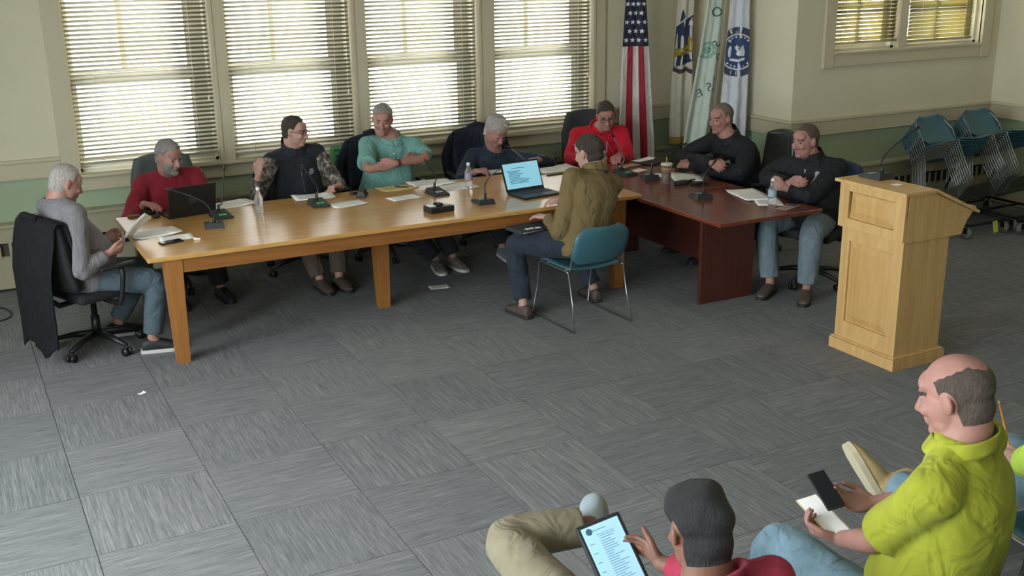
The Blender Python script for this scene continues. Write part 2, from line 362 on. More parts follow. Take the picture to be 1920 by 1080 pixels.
# panels out of view, added as housings for the ceiling fill lamps
FILLW = mat('fill_panel_white', '#e8e6df', 0.5)
for _x in (1.6, 5.2, 8.6):
    for _y in (1.4, 4.4, 7.2):
        e = empty('fill_panel', (_x, _y, CZ), 'white rectangular ceiling light panel', 'light', 'added ceiling fill panels')
        MB().box((-0.63, -0.33, -0.035), (0.63, -0.29, 0)).box((-0.63, 0.29, -0.035), (0.63, 0.33, 0)).box((-0.63, -0.29, -0.035), (-0.59, 0.29, 0)).box((0.59, -0.29, -0.035), (0.63, 0.29, 0)).build('frame', FILLW, e)
        MB().box((-0.59, -0.29, -0.012), (0.59, 0.29, -0.002)).build('diffuser', FILLW, e)
# ================================================================== FURNITURE
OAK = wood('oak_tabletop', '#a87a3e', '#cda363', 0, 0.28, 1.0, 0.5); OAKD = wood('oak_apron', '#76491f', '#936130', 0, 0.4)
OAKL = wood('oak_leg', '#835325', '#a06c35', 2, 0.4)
MAHO = wood('mahogany_laminate', '#54281c', '#7c4330', 1, 0.25, 0.7, 0.3); MAHOD = wood('mahogany_panel', '#3d1d17', '#5a2d22', 2, 0.4, 0.7)
MAPLE = wood('maple_podium', '#b58f58', '#d0ad75', 2, 0.4, 0.6); MAPLEP = wood('maple_panel', '#b08a52', '#c9a46a', 2, 0.4, 0.5)
BLK = mat('black_plastic', '#17181a', 0.45); BLKF = mat('black_fabric', '#1c1d1f', 0.9, var=0.15, vs=30, bump=0.1, bs=300); CHROME = mat('chrome_wire', '#9a9c9e', 0.3, 0.9)
TEAL = mat('teal_plastic', '#37606d', 0.45, var=0.05, vs=4); TEALD = mat('grey_wire_frame', '#6f7370', 0.4, 0.6)
GREYF = mat('charcoal_fabric', '#35363a', 0.9, var=0.1, vs=30); LEATH = mat('black_leather', '#1d2222', 0.38, bump=0.05, bs=200)
# --- oak table: X 1.06..4.88, Y 7.085..8.41, top 0.75
TT = 0.752
tb = empty('conference_table', (2.97, 7.75, 0), 'long oak table with square legs carrying papers and microphones', 'table')
def TB(x, y, z): return (x-2.97, y-7.75, z)
MB().box(TB(1.06, 7.085, TT-0.032), TB(4.875, 8.415, TT), 0, 0.006).build('tabletop', OAK, tb)
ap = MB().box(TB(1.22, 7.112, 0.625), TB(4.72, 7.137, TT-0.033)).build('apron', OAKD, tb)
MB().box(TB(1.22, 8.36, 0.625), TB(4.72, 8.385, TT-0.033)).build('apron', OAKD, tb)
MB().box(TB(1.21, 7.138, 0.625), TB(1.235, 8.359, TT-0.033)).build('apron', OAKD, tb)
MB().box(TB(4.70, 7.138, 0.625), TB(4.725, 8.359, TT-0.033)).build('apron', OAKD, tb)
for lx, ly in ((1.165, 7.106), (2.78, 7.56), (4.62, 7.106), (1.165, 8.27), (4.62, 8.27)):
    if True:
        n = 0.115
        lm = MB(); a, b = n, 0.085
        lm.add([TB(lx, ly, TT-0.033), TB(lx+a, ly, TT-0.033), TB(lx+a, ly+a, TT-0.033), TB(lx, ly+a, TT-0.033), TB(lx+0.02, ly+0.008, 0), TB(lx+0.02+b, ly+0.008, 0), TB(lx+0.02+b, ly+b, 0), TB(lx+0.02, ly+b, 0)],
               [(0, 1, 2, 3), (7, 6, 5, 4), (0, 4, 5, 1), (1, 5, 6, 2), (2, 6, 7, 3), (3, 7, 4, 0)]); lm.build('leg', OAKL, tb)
# --- mahogany table: X 4.885..5.775 ; Y 6.02..8.40
MT = 0.738
mt = empty('side_table', (5.33, 7.2, 0), 'reddish mahogany table with solid panel ends set across the oak table', 'table')
def MTB(x, y, z): return (x-5.33, y-7.2, z)
MB().box(MTB(4.885, 7.07, MT-0.03), MTB(5.775, 8.41, MT), 0, 0.004).box(MTB(4.815, 6.025, MT-0.03), MTB(5.775, 7.0699, MT), 0, 0.004).build('tabletop', MAHO, mt)
for y in (6.42, 8.0): MB().box(MTB(4.965, y, 0), MTB(5.47, y+0.035, MT-0.031), 0, 0.003).build('end_panel', MAHOD, mt)
MB().box(MTB(5.27, 6.456, 0.22), MTB(5.30, 7.999, MT-0.031)).build('modesty_panel', MAHOD, mt)
# --- podium: front face at X 5.19, Y 4.69..5.26, sloping towards +X
pd = empty('lectern', (5.45, 4.97, 0), 'pale maple lectern with raised panels and a slanted reading top', 'lectern')
def PB(x, y, z): return (x-5.45, y-4.97, z)
FX = 5.20; Y0, Y1 = 4.70, 5.235; XB = 5.62
MB().box(PB(FX-0.022, Y0-0.02, 0), PB(XB+0.02, Y1+0.02, 0.075)).box(PB(FX-0.016, Y0-0.014, 0.075), PB(XB+0.014, Y1+0.014, 0.088), 0, 0.005).build('base', MAPLE, pd)
MB().box(PB(FX+0.018, Y0+0.006, 0.088), PB(XB-0.02, Y1-0.006, 0.845)).build('cabinet', MAPLE, pd)
mbp = MB(); mbp.box(PB(FX, Y0+0.004, 0.088), PB(FX+0.017, Y0+0.075, 0.845)).box(PB(FX, Y1-0.075, 0.088), PB(FX+0.017, Y1-0.004, 0.845)).box(PB(FX, Y0+0.0751, 0.088), PB(FX+0.017, Y1-0.0751, 0.205)).box(PB(FX, Y0+0.0751, 0.76), PB(FX+0.017, Y1-0.0751, 0.845)).build('face_frame', MAPLE, pd)
def raised(z0, z1, xf, name='raised_panel'):
    a, b = Y0+0.085, Y1-0.085; c = 0.045
    v = [PB(xf+0.017, a, z0), PB(xf+0.017, b, z0), PB(xf+0.017, b, z1), PB(xf+0.017, a, z1), PB(xf+0.004, a+c, z0+c), PB(xf+0.004, b-c, z0+c), PB(xf+0.004, b-c, z1-c), PB(xf+0.004, a+c, z1-c)]
    MB().add(v, [(0, 1, 2, 3), (7, 6, 5, 4), (0, 4, 5, 1), (1, 5, 6, 2), (2, 6, 7, 3), (3, 7, 4, 0)]).build(name, MAPLEP, pd)
raised(0.212, 0.752, FX)
# upper box, wider
TZ = 1.168
up = MB(); XT = XB+0.155
prof = [(FX-0.012-5.45, 0.845), (XT-0.09-5.45, 0.845), (XT-0.05-5.45, 0.93), (XT-5.45, 0.985), (FX+0.20-5.45, TZ-0.02), (FX+0.006-5.45, TZ-0.02)]
up.prism([(a, b) for a, b in prof], Y0-0.012-4.97, Y1+0.012-4.97, 1); up.build('reading_box', MAPLE, pd)
u2 = MB(); xf = FX-0.03
u2.box(PB(xf, Y0-0.012, 0.852), PB(xf+0.017, Y0+0.07, TZ-0.02)).box(PB(xf, Y1-0.07, 0.852), PB(xf+0.017, Y1+0.012, TZ-0.02)).box(PB(xf, Y0+0.0701, 0.852), PB(xf+0.017, Y1-0.0701, 0.915)).box(PB(xf, Y0+0.0701, 1.095), PB(xf+0.017, Y1-0.0701, TZ-0.02)).build('face_frame', MAPLE, pd)
raised(0.922, 1.088, xf)
tp = MB(); x0, x1, x2 = FX-0.06-5.45, FX+0.21-5.45, XT+0.03-5.45
tp.prism([(x0, TZ-0.019), (x1, TZ-0.019), (x2, 0.975), (x2+0.008, 0.99), (x1+0.005, TZ), (x0, TZ)], Y0-0.035-4.97, Y1+0.035-4.97, 1); tp.build('top', MAPLE, pd)
MB().box((x2-0.012, Y0-4.97, 0.992), (x2+0.012, Y1-4.97, 1.012), 0, 0.003).build('book_stop', MAPLE, pd)
# --- office chair prototype (faces +Y, origin on floor)
def office_chair(name, label, loc, face, back_m=BLKF, back_h=1.0, arms=True, group='office chairs round the tables', seat_m=None, wide=0.25, leather=False, aw=0.345, spin=0.3):
    e = empty(name, (loc[0], loc[1], 0), label, 'chair', group, math.radians(face-90)); seat_m = seat_m or back_m
    MB().box((-0.25, -0.22, 0.40), (0.25, 0.26, 0.475), 0, 0.03).build('seat', seat_m, e)
    def bk(u, v):
        w = wide*(1-0.22*max(0, v-0.6)/0.4*(1 if not leather else 0.6)-0.15*max(0, 0.25-v)); x = (2*u-1)*w
        return (x, -0.235-0.07*v+0.05*(2*u-1)**2-0.025*math.sin(math.pi*v), 0.52+(back_h-0.52)*v-(0.06 if leather else 0.04)*max(0, v-0.8)/0.2*(2*u-1)**2)
    mb = MB().sheet(bk, 10, 10, -0.055); mb.build('backrest', back_m, e)
    MB().tube([(0, 0.02, 0.385), (0, -0.24, 0.37), (0, -0.33, 0.45), (0, -0.34, 0.66)], [0.02, 0.02, 0.02, 0.015], 8).build('back_bracket', BLK, e)
    MB().box((-0.1, -0.1, 0.36), (0.1, 0.12, 0.40), 0, 0.01).tube([(0.08, 0.0, 0.375), (0.27, 0.02, 0.365)], 0.007, 6).build('mechanism', BLK, e)
    if arms:
        for s in (-1, 1):
            a = MB().tube([(s*0.2, 0.0, 0.39), (s*(aw-0.02), 0.0, 0.395), (s*(aw+0.005), 0.0, 0.43), (s*(aw+0.005), 0.03, 0.60), (s*aw, 0.02, 0.645)], 0.017, 6).build('armrest', BLK, e)
            MB().box((s*aw-0.03, -0.13, 0.645), (s*aw+0.03, 0.13, 0.672), 0, 0.012).build('arm_pad', BLK, a)
    MB().lathe([(0.03, 0.10), (0.03, 0.24), (0.02, 0.24), (0.02, 0.37)], 12).build('gas_column', BLK, e)
    for k in range(5):
        t = 2*math.pi*k/5+spin; c, s = math.cos(t), math.sin(t)
        lg = MB().tube([(0.02*c, 0.02*s, 0.115), (0.16*c, 0.16*s, 0.105), (0.30*c, 0.30*s, 0.075)], [0.026, 0.022, 0.015], 6).build('base_leg', BLK, e)
        w = MB()
        for q in (-0.018, 0.018):
            ax = Vector((-s, c, 0)); p = Vector((0.30*c, 0.30*s, 0.03))+ax*q
            w.tube([p-ax*0.009, p+ax*0.009], 0.029, 12)
        w.tube([(0.30*c, 0.30*s, 0.03), (0.30*c, 0.30*s, 0.075)], 0.008, 6); w.build('caster', BLK, lg)
    return e
# --- teal stacking chair (faces +Y): sled wire frame, one-piece look seat and back
def teal_meshes(dark=1.0):
    seat = MB().sheet(lambda u, v: ((2*u-1)*(0.225-0.02*v), -0.20+0.43*v, 0.445+0.02*(2*u-1)**2-0.018*math.sin(math.pi*v)-0.03*max(0, v-0.8)/0.2-0.03*max(0, 0.2-v)), 10, 10, 0.012).mesh('seat')
    def bk(u, v):
        w = 0.215+0.015*math.sin(math.pi*v)-0.09*max(0, v-0.75)**2/0.0625-0.05*max(0, 0.22-v)/0.22
        return ((2*u-1)*w, -0.225-0.085*v+0.035*(2*u-1)**2-0.02*math.sin(math.pi*v), 0.475+0.285*v)
    back = MB().sheet(bk, 12, 12, -0.011).mesh('backrest')
    legs = []
    for s in (-1, 1):
        x = s*0.235
        pts = [(s*0.185, -0.285, 0.72), (s*0.212, -0.27, 0.67), (s*0.222, -0.235, 0.60), (s*0.222, -0.21, 0.46), (s*0.228, -0.203, 0.437)]
        f = MB().tube(pts, 0.006, 6)
        f.tube([(x, -0.20, 0.425), (x, -0.26, 0.20), (s*0.25, -0.30, 0.02), (s*0.25, -0.285, 0.007), (s*0.25, -0.1, 0.006), (s*0.25, 0.25, 0.006), (s*0.25, 0.275, 0.02), (x, 0.22, 0.25), (x, 0.20, 0.42), (x, 0.15, 0.432), (x, -0.18, 0.432), (x, -0.20, 0.425)], 0.006, 6)
        legs.append(f.mesh('side_frame'))
    cr = MB().tube([(-0.230, 0.12, 0.427), (0.230, 0.12, 0.427)], 0.006, 6).tube([(-0.230, -0.12, 0.427), (0.230, -0.12, 0.427)], 0.006, 6).mesh('cross_bar')
    return seat, back, legs, cr
TM = teal_meshes()
def teal_chair(label, loc, face, z=0.0, group=None, frame=CHROME, tilt=0.0, plast=TEAL):
    e = empty('stacking_chair', (loc[0], loc[1], z), label, 'chair', group, math.radians(face-90)); e.rotation_euler.x = tilt
    link('seat', TM[0], plast, e); link('backrest', TM[1], plast, e); link('side_frame', TM[2][0], frame, e); link('side_frame', TM[2][1], frame, e); link('cross_bar', TM[3], frame, e)
    return e
teal_chair('teal plastic wire-framed chair under the man in the tan jacket', (4.02, 6.62), 92)
# --- stacks of teal chairs on wheeled dollies
CART = mat('black_dolly_steel', '#17181a', 0.5, 0.4); WHEEL = mat('grey_caster_rubber', '#77756d', 0.6); TAGY = mat('yellow_tag', '#c9cf52', 0.6)
TEALF = mat('dull_wire_frame', '#474b49', 0.5, 0.3)
def stack(x, y, face, n, where, tagged=False, ord=''):
    rz = math.radians(face-90)
    e = empty('chair_dolly', (x, y, 0), 'black steel wheeled dolly under %s' % where, 'dolly', None, rz)
    b = MB()
    for q in (-0.27, 0.27): b.tube([(q, -0.34, 0.135), (q, 0.44, 0.135)], 0.013, 6)
    for q in (-0.34, 0.05, 0.44): b.tube([(-0.27, q, 0.135), (0.27, q, 0.135)], 0.013, 6)
    b.build('deck_frame', CART, e)
    MB().tube([(-0.20, -0.34, 0.14), (-0.20, -0.20, 0.52), (0.20, -0.20, 0.52), (0.20, -0.34, 0.14)], 0.011, 6).build('push_frame', CART, e)
    for sx in (-0.25, 0.25):
        for q in (-0.30, 0.40):
            st = MB().tube([(sx, q, 0.135), (sx, q, 0.10)], 0.012, 6).box((sx-0.024, q-0.02, 0.05), (sx-0.018, q+0.02, 0.105)).box((sx+0.018, q-0.02, 0.05), (sx+0.024, q+0.02, 0.105)).build('caster_fork', CART, e)
            MB().tube([(sx-0.016, q, 0.055), (sx+0.016, q, 0.055)], 0.055, 14).build('wheel', WHEEL, st)
    if tagged:
        t = MB().box((-0.03, -0.002, -0.055), (0.03, 0.002, 0.055)).build('inspection_tag', TAGY, e, (-0.06, 0.46, 0.09), (0.1, 0.15, 0))
        MB().box((-0.016, -0.0035, -0.03), (0.016, -0.0022, 0.02)).build('tag_print', mat('tag_print', '#6f7a2c', 0.6), t)
    for k in range(n):
        dz, dy = 0.25+k*0.0224, 0.02+k*0.0168
        p = Matrix.Rotation(rz, 3, 'Z') @ Vector((0, dy, 0))
        teal_chair('%s chair from the top of %s' % (('topmost', 'second', 'third', 'fourth', 'fifth', 'sixth', 'seventh', 'eighth', 'ninth', 'tenth')[n-1-k], where) if k < n-1 else 'topmost chair of %s' % where, (x+p.x, y+p.y), face, dz, 'chairs of ' + where, TEALF, math.radians(22))
stack(8.57, 7.20, 270, 9, 'the teal chair stack nearest the lectern', True)
stack(9.20, 7.20, 270, 10, 'the teal chair stack by the room corner')
stack(9.30, 6.42, 180, 9, 'the teal chair stack along the right wall')
# ================================================================== PEOPLE
_bm = bmesh.new(); bmesh.ops.create_icosphere(_bm, subdivisions=3, radius=1.0); _bm.verts.index_update()
ICO_V = np.array([v.co for v in _bm.verts]); ICO_F = [[v.index for v in f.verts] for f in _bm.faces]; _bm.free()
def nrm(v): v = np.asarray(v, float); return v/(np.linalg.norm(v)+1e-12)
class Blob:
    """closed shapes to be fused into one skin by a voxel remesh"""
    def __init__(s): s.V = []; s.F = []; s.n = 0
    def add(s, V, F): s.V.append(np.asarray(V, float)); s.F += [tuple(i+s.n for i in f) for f in F]; s.n += len(V)
    def ell(s, c, M, r): s.add(np.asarray(c)+(ICO_V*np.asarray(r))@np.asarray(M).T, ICO_F)      # M columns = axes
    def sph(s, c, r): s.ell(c, np.eye(3), (r, r, r))
    def loft(s, rings, n=40, p=2.3):
        t = np.arange(n)*2*math.pi/n; c, si = np.cos(t), np.sin(t)
        k = (np.abs(c)**p+np.abs(si)**p)**(-1/p); cc, ss = c*k, si*k
        V = []; m = len(rings)
        for o, u, v in rings: V += list(np.asarray(o)+np.outer(cc, u)+np.outer(ss, v))
        V += [np.asarray(rings[0][0]), np.asarray(rings[-1][0])]
        F = [(i*n+j, i*n+(j+1) % n, (i+1)*n+(j+1) % n, (i+1)*n+j) for i in range(m-1) for j in range(n)]
        F += [(m*n, (j+1) % n, j) for j in range(n)]+[(m*n+1, (m-1)*n+j, (m-1)*n+(j+1) % n) for j in range(n)]
        s.add(V, F)
    def limb(s, pts, rs, flat=None, ends=True, tail=True):
        """smooth tube through pts with radii rs, round ends"""
        pts = [np.asarray(p, float) for p in pts]; P = []; R = []
        for i in range(len(pts)-1):
            for k in range(6): f = k/6; P.append(pts[i]*(1-f)+pts[i+1]*f); R.append(rs[i]*(1-f)+rs[i+1]*f)
        P.append(pts[-1]); R.append(rs[-1])
        for _ in range(2):
            Q = [P[0]]+[(P[i-1]+2*P[i]+P[i+1])/4 for i in range(1, len(P)-1)]+[P[-1]]; P = Q
        rings = []; up = None
        for i in range(len(P)):
            d = nrm(P[min(i+1, len(P)-1)]-P[max(i-1, 0)])
            if up is None: up = np.array([0, 0, 1.0]) if abs(d[2]) < 0.8 else np.array([0, 1.0, 0])
            a = nrm(np.cross(d, up)); b = np.cross(a, d); up = b
            rings.append((P[i], a*R[i], b*R[i]))
        s.loft(rings, 24, 2.0)
        if ends:
            s.sph(pts[0], rs[0])
            if tail: s.sph(pts[-1], rs[-1])
    def fuse(s, name, voxel, smooth=3, sfac=0.5):
        me = bpy.data.meshes.new('t'); me.from_pydata(np.concatenate(s.V).tolist(), [], s.F)
        o = bpy.data.objects.new('t', me); COL.objects.link(o)
        m = o.modifiers.new('r', 'REMESH'); m.mode = 'VOXEL'; m.voxel_size = voxel; m.use_smooth_shade = True
        if smooth: q = o.modifiers.new('s', 'SMOOTH'); q.factor = sfac; q.iterations = smooth
        dg = bpy.context.evaluated_depsgraph_get(); dg.update()
        out = bpy.data.meshes.new_from_object(o.evaluated_get(dg)); out.name = name
        bpy.data.objects.remove(o); bpy.data.meshes.remove(me)
        out.polygons.foreach_set('use_smooth', [True]*len(out.polygons)); return out
def vco(me): a = np.empty(len(me.vertices)*3); me.vertices.foreach_get('co', a); return a.reshape(-1, 3)
def vno(me): a = np.empty(len(me.vertices)*3); me.vertices.foreach_get('normal', a); return a.reshape(-1, 3)
def folds(me, amp, freq=9.0, seed=0, aniso=(1, 1, 0.6)):
    V = vco(me); N = vno(me); r = np.random.default_rng(seed); X = V*np.asarray(aniso)
    w = X+0.035*np.sin(X[:, [1, 2, 0]]*11+r.uniform(0, 6, 3))
    d = np.zeros(len(V))
    for k in range(9):
        dr = nrm(r.normal(size=3)); f = freq*r.uniform(0.7, 2.6); s = np.sin(w@dr*f*2*math.pi*0.42+r.uniform(0, 6)); d += (0.5+0.5*s)**2.2*r.choice([-1, 1])/(1+0.12*k)
    V = V+N*(amp*d/2.2)[:, None]; me.vertices.foreach_set('co', V.ravel()); me.update(); return me
def skin_mat(name, c): return mat(name, c, 0.55, var=0.10, vs=14, bump=0.03, bs=90, spec=0.35, sub=0.08)
SK1 = skin_mat('skin_ruddy', '#9c7267'); SK2 = skin_mat('skin_light', '#a88377'); SK4 = skin_mat('skin_brown', '#6d4b3d')
def cloth(name, c, var=0.08, rough=0.88, sheen=0.05, vs=10):
    if name in MATS: return MATS[name]
    t = NT(name); col = lin(c); v = t.coord(); nz = t.noise(v, vs, 4)
    t.l(t.ramp(nz, [(0.3, tuple(x*(1-var) for x in col[:3])+(1,)), (0.7, tuple(min(1, x*(1+var)) for x in col[:3])+(1,))]), t.b.inputs['Base Color'])
    t.set(Roughness=rough); t.b.inputs['Specular IOR Level'].default_value = 0.25; t.b.inputs['Sheen Weight'].default_value = sheen
    w = t.n('ShaderNodeTexNoise'); w.inputs['Scale'].default_value = 7.5; w.inputs['Detail'].default_value = 2.5; w.inputs['Roughness'].default_value = 0.5; w.inputs['Distortion'].default_value = 1.6; t.l(t.coord((1, 1, 0.7)), w.inputs['Vector'])
    b1 = t.n('ShaderNodeBump'); b1.inputs['Strength'].default_value = 0.75; b1.inputs['Distance'].default_value = 0.035; t.l(w.outputs[0], b1.inputs['Height'])
    b2 = t.n('ShaderNodeBump'); b2.inputs['Strength'].default_value = 0.12; b2.inputs['Distance'].default_value = 0.004; t.l(t.noise(v, 420, 2), b2.inputs['Height']); t.l(b1.outputs[0], b2.inputs['Normal']); t.l(b2.outputs[0], t.b.inputs['Normal'])
    MATS[name] = t.m; return t.m
JEAN = cloth('light_blue_denim', '#6f8a98', 0.16, vs=18); DJEAN = cloth('grey_blue_denim', '#47545b', 0.14, vs=18); NJEAN = cloth('dark_denim', '#262d38', 0.12); KHAKI = cloth('khaki_twill', '#77705c', 0.08); CHINO = cloth('dark_chino', '#26262a'); BEIGE = cloth('beige_trousers', '#5d524a')
BSHOE = mat('black_shoe', '#1b1b1d', 0.6, bump=0.05, bs=200); WSOLE = mat('white_sole', '#b9b9b4', 0.6); BRSHOE = mat('brown_shoe', '#4a3f38', 0.65, var=0.1, vs=20); TSHOE = mat('tan_work_boot', '#a48d63', 0.75, var=0.15, vs=22, bump=0.1, bs=120); GSHOE = mat('grey_blue_sneaker', '#8f9ba3', 0.6, var=0.06)
EYEW = mat('eye_white', '#8f857e', 0.35); EYED = mat('eye_iris', '#2a211c', 0.2); LIP = mat('lip_tone', '#93594f', 0.5)
def hairm(name, c):
    if name in MATS: return MATS[name]
    t = NT(name); v = t.coord((1, 1, 0.35)); n1 = t.noise(v, 110, 5, 0.75); col = lin(c)
    t.l(t.ramp(n1, [(0.3, tuple(x*0.55 for x in col[:3])+(1,)), (0.7, tuple(min(1, x*1.35) for x in col[:3])+(1,))]), t.b.inputs['Base Color'])
    t.set(Roughness=0.6); t.bump(n1, 0.9, 0.012); MATS[name] = t.m; return t.m
def rotm(yaw, pitch=0.0, roll=0.0):
    """columns: right, forward, up; yaw world degrees of forward, pitch down +, roll: to own right +"""
    y, p, r = math.radians(yaw), math.radians(pitch), math.radians(roll)
    f = np.array([math.cos(y)*math.cos(p), math.sin(y)*math.cos(p), -math.sin(p)]); rt = np.array([math.sin(y), -math.cos(y), 0.0]); u = np.cross(rt, f)
    return np.stack([math.cos(r)*rt-math.sin(r)*u, f, math.sin(r)*rt+math.cos(r)*u], 1)
def ik(S, W, l1, l2, hint):
    S, W = np.asarray(S, float), np.asarray(W, float); d = W-S; L = np.linalg.norm(d); 
    if L > (l1+l2)*0.985: k = L/((l1+l2)*0.985); l1 *= k; l2 *= k
    a = (l1*l1-l2*l2+L*L)/(2*L); h = math.sqrt(max(l1*l1-a*a, 1e-6)); n = d/L; q = np.asarray(hint, float); q = nrm(q-n*(q@n)); return S+n*a+q*h
def hand(b, W, d, n, right, curl=0.5, k=1.0, thumb=0.5, spread=1.0):
    d = nrm(d); n = np.asarray(n, float); n = nrm(n-d*(n@d)); t = np.cross(d, n) if right else np.cross(n, d)
    W = np.asarray(W, float)
    b.loft([(W-d*0.02*k, t*0.026*k, n*0.020*k), (W+d*0.01*k, t*0.030*k, n*0.019*k), (W+d*0.05*k, t*0.040*k, n*0.017*k), (W+d*0.088*k, t*0.042*k, n*0.013*k), (W+d*0.096*k, t*0.038*k, n*0.009*k)], 14, 2.6)
    ends = []
    for i, (o, L) in enumerate(((0.031, 0.072), (0.0105, 0.080), (-0.0105, 0.074), (-0.031, 0.058))):
        p = W+d*(0.088-0.004*abs(i-1))*k+t*o*k*spread; a = 0.25*curl; pts = [p-d*0.01*k]
        for q, fr in enumerate((0.46, 0.30, 0.24)):
            a += curl*(0.55, 0.75, 0.5)[q]; dd = d*math.cos(a)+n*math.sin(a)+t*0.04*(1.5-i)*spread; p = p+nrm(dd)*L*fr*k; pts.append(p)
        b.limb(pts, [0.0095*k, 0.0092*k, 0.0084*k, 0.0070*k]); ends.append(pts[-1])
    p = W+d*0.022*k+t*0.030*k+n*0.006*k; d1 = nrm(d*0.75+t*0.75*(1-0.5*thumb)+n*0.35*thumb); d2 = nrm(d*0.9+t*0.15*(1-thumb)-t*0.25*thumb+n*0.6*thumb)
    b.limb([p-d1*0.012*k, p+d1*0.042*k, p+d1*0.042*k+d2*0.03*k, p+d1*0.042*k+d2*0.052*k], [0.015*k, 0.0115*k, 0.0105*k, 0.0085*k])
    return ends
def torso_rings(P, N, up, rt, fw, k, belly, bow):
    out = []
    for t, w, dpt, sh in ((-0.20, 0.150, 0.100, 0.0), (-0.10, 0.172, 0.122, 0.0), (0.06, 0.176, 0.130, 0.01), (0.25, 0.166, 0.124, 0.02), (0.45, 0.168, 0.122, 0.015), (0.65, 0.180, 0.122, 0.0), (0.82, 0.176, 0.108, -0.005), (0.93, 0.130, 0.086, -0.005), (1.0, 0.085, 0.070, -0.004), (1.06, 0.062, 0.058, 0.004)):
        g = belly*math.exp(-((t-0.24)/0.24)**2)
        c = P+(N-P)*t+fw*(sh+g*0.75)-fw*bow*4*max(0, t)*max(0, 1-t)
        out.append((c, rt*(w+g*0.45)*k, fw*(dpt+g*0.6)*k))
    return out
def hair_patch(me, Hc, R, fn, th, name, m, root, lump=0.0, seed=1, edge=0.022):
    V = vco(me); N = vno(me); h = (V-Hc)@R
    near = (np.abs(h) < np.array([0.12, 0.16, 0.17])).all(1)
    val = np.where(near, fn(h[:, 0], h[:, 1], h[:, 2]), -1.0)
    keep = [tuple(p.vertices) for p in me.polygons if max(val[i] for i in p.vertices) > -0.004 and min(val[i] for i in p.vertices) > -0.5]
    if not keep: return None
    ids = sorted({i for f in keep for i in f}); mp = {i: j for j, i in enumerate(ids)}
    ids = np.array(ids); vv = val[ids]; s = np.clip(vv/edge, 0, 1); s = s*s*(3-2*s)
    out = nrm_rows((h[ids]-np.array([0, -0.01, 0.0]))@R.T)*0.5+N[ids]*0.5
    r = np.random.default_rng(seed); q = h[ids]*np.array([1, 1, 0.5]); lum = sum(np.sin(q@r.normal(size=3)*f+r.uniform(0, 6)) for f in (40, 70, 110, 160))*lump
    if callable(th): th = th(h[ids])
    P = V[ids]+out*(np.clip(vv*0.5, -0.005, 0.0012)+s*th*(1+lum))[:, None]
    b = bpy.data.meshes.new(name); b.from_pydata(P.tolist(), [], [tuple(mp[i] for i in f) for f in keep]); b.polygons.foreach_set('use_smooth', [True]*len(keep)); b.update()
    return link(name, b, m, root)
def nrm_rows(a): return a/(np.linalg.norm(a, axis=1, keepdims=True)+1e-9)
def interp(y, xs, zs): return np.interp(y, xs, zs)
def ear_d(x, y, z): return np.where(np.abs(x) > 0.055, (np.sqrt(((y+0.006)/0.026)**2+((z+0.004)/0.036)**2)-1)*0.025, 1.0)
def hair_full(front=0.075, side=-0.02, nape=-0.07, recede=0.0):
    def fn(x, y, z):
        zm = interp(y, [-0.13, -0.036, -0.022, 0.008, 0.018, 0.05, 0.085, 0.13], [nape, nape, side, side, 0.025, front-0.02, front+recede*np.ones(1)[0]*0.02, front+0.02])
        zm = zm+recede*np.clip((np.abs(x)-0.015)/0.03, 0, 1)*np.clip((y-0.02)/0.04, 0, 1)*0.035
        return np.minimum(z-zm, ear_d(x, y, z))
    return fn
def hair_bald(x, y, z):
    zm = interp(y, [-0.13, -0.036, -0.022, 0.008, 0.02, 0.13], [-0.075, -0.07, -0.01, -0.01, 0.05, 0.2])
    top = interp(y, [-0.13, -0.07, 0.0, 0.05], [0.062, 0.092, 0.070, 0.050])+0.0015*np.sin(y*260)
    return np.minimum(np.minimum(z-zm, top-z), ear_d(x, y, z))
def beard_fn(x, y, z):
    a = np.minimum(-0.034-z+0.25*np.clip(np.abs(x)-0.02, 0, 1), y-0.01)
    mouth = (np.abs(x) < 0.020) & (np.abs(z+0.064) < 0.007) & (y > 0.06)
    return np.where(mouth, -1, np.minimum(a, 0.135+z))
def brow_fn(x, y, z): return np.where(y > 0.04, np.minimum(0.006-np.abs(z-0.022+0.10*(np.abs(x)-0.026)+6.0*np.clip(np.abs(x)-0.036, 0, 1)**2), np.minimum(np.abs(x)-0.012, 0.050-np.abs(x))), -1)
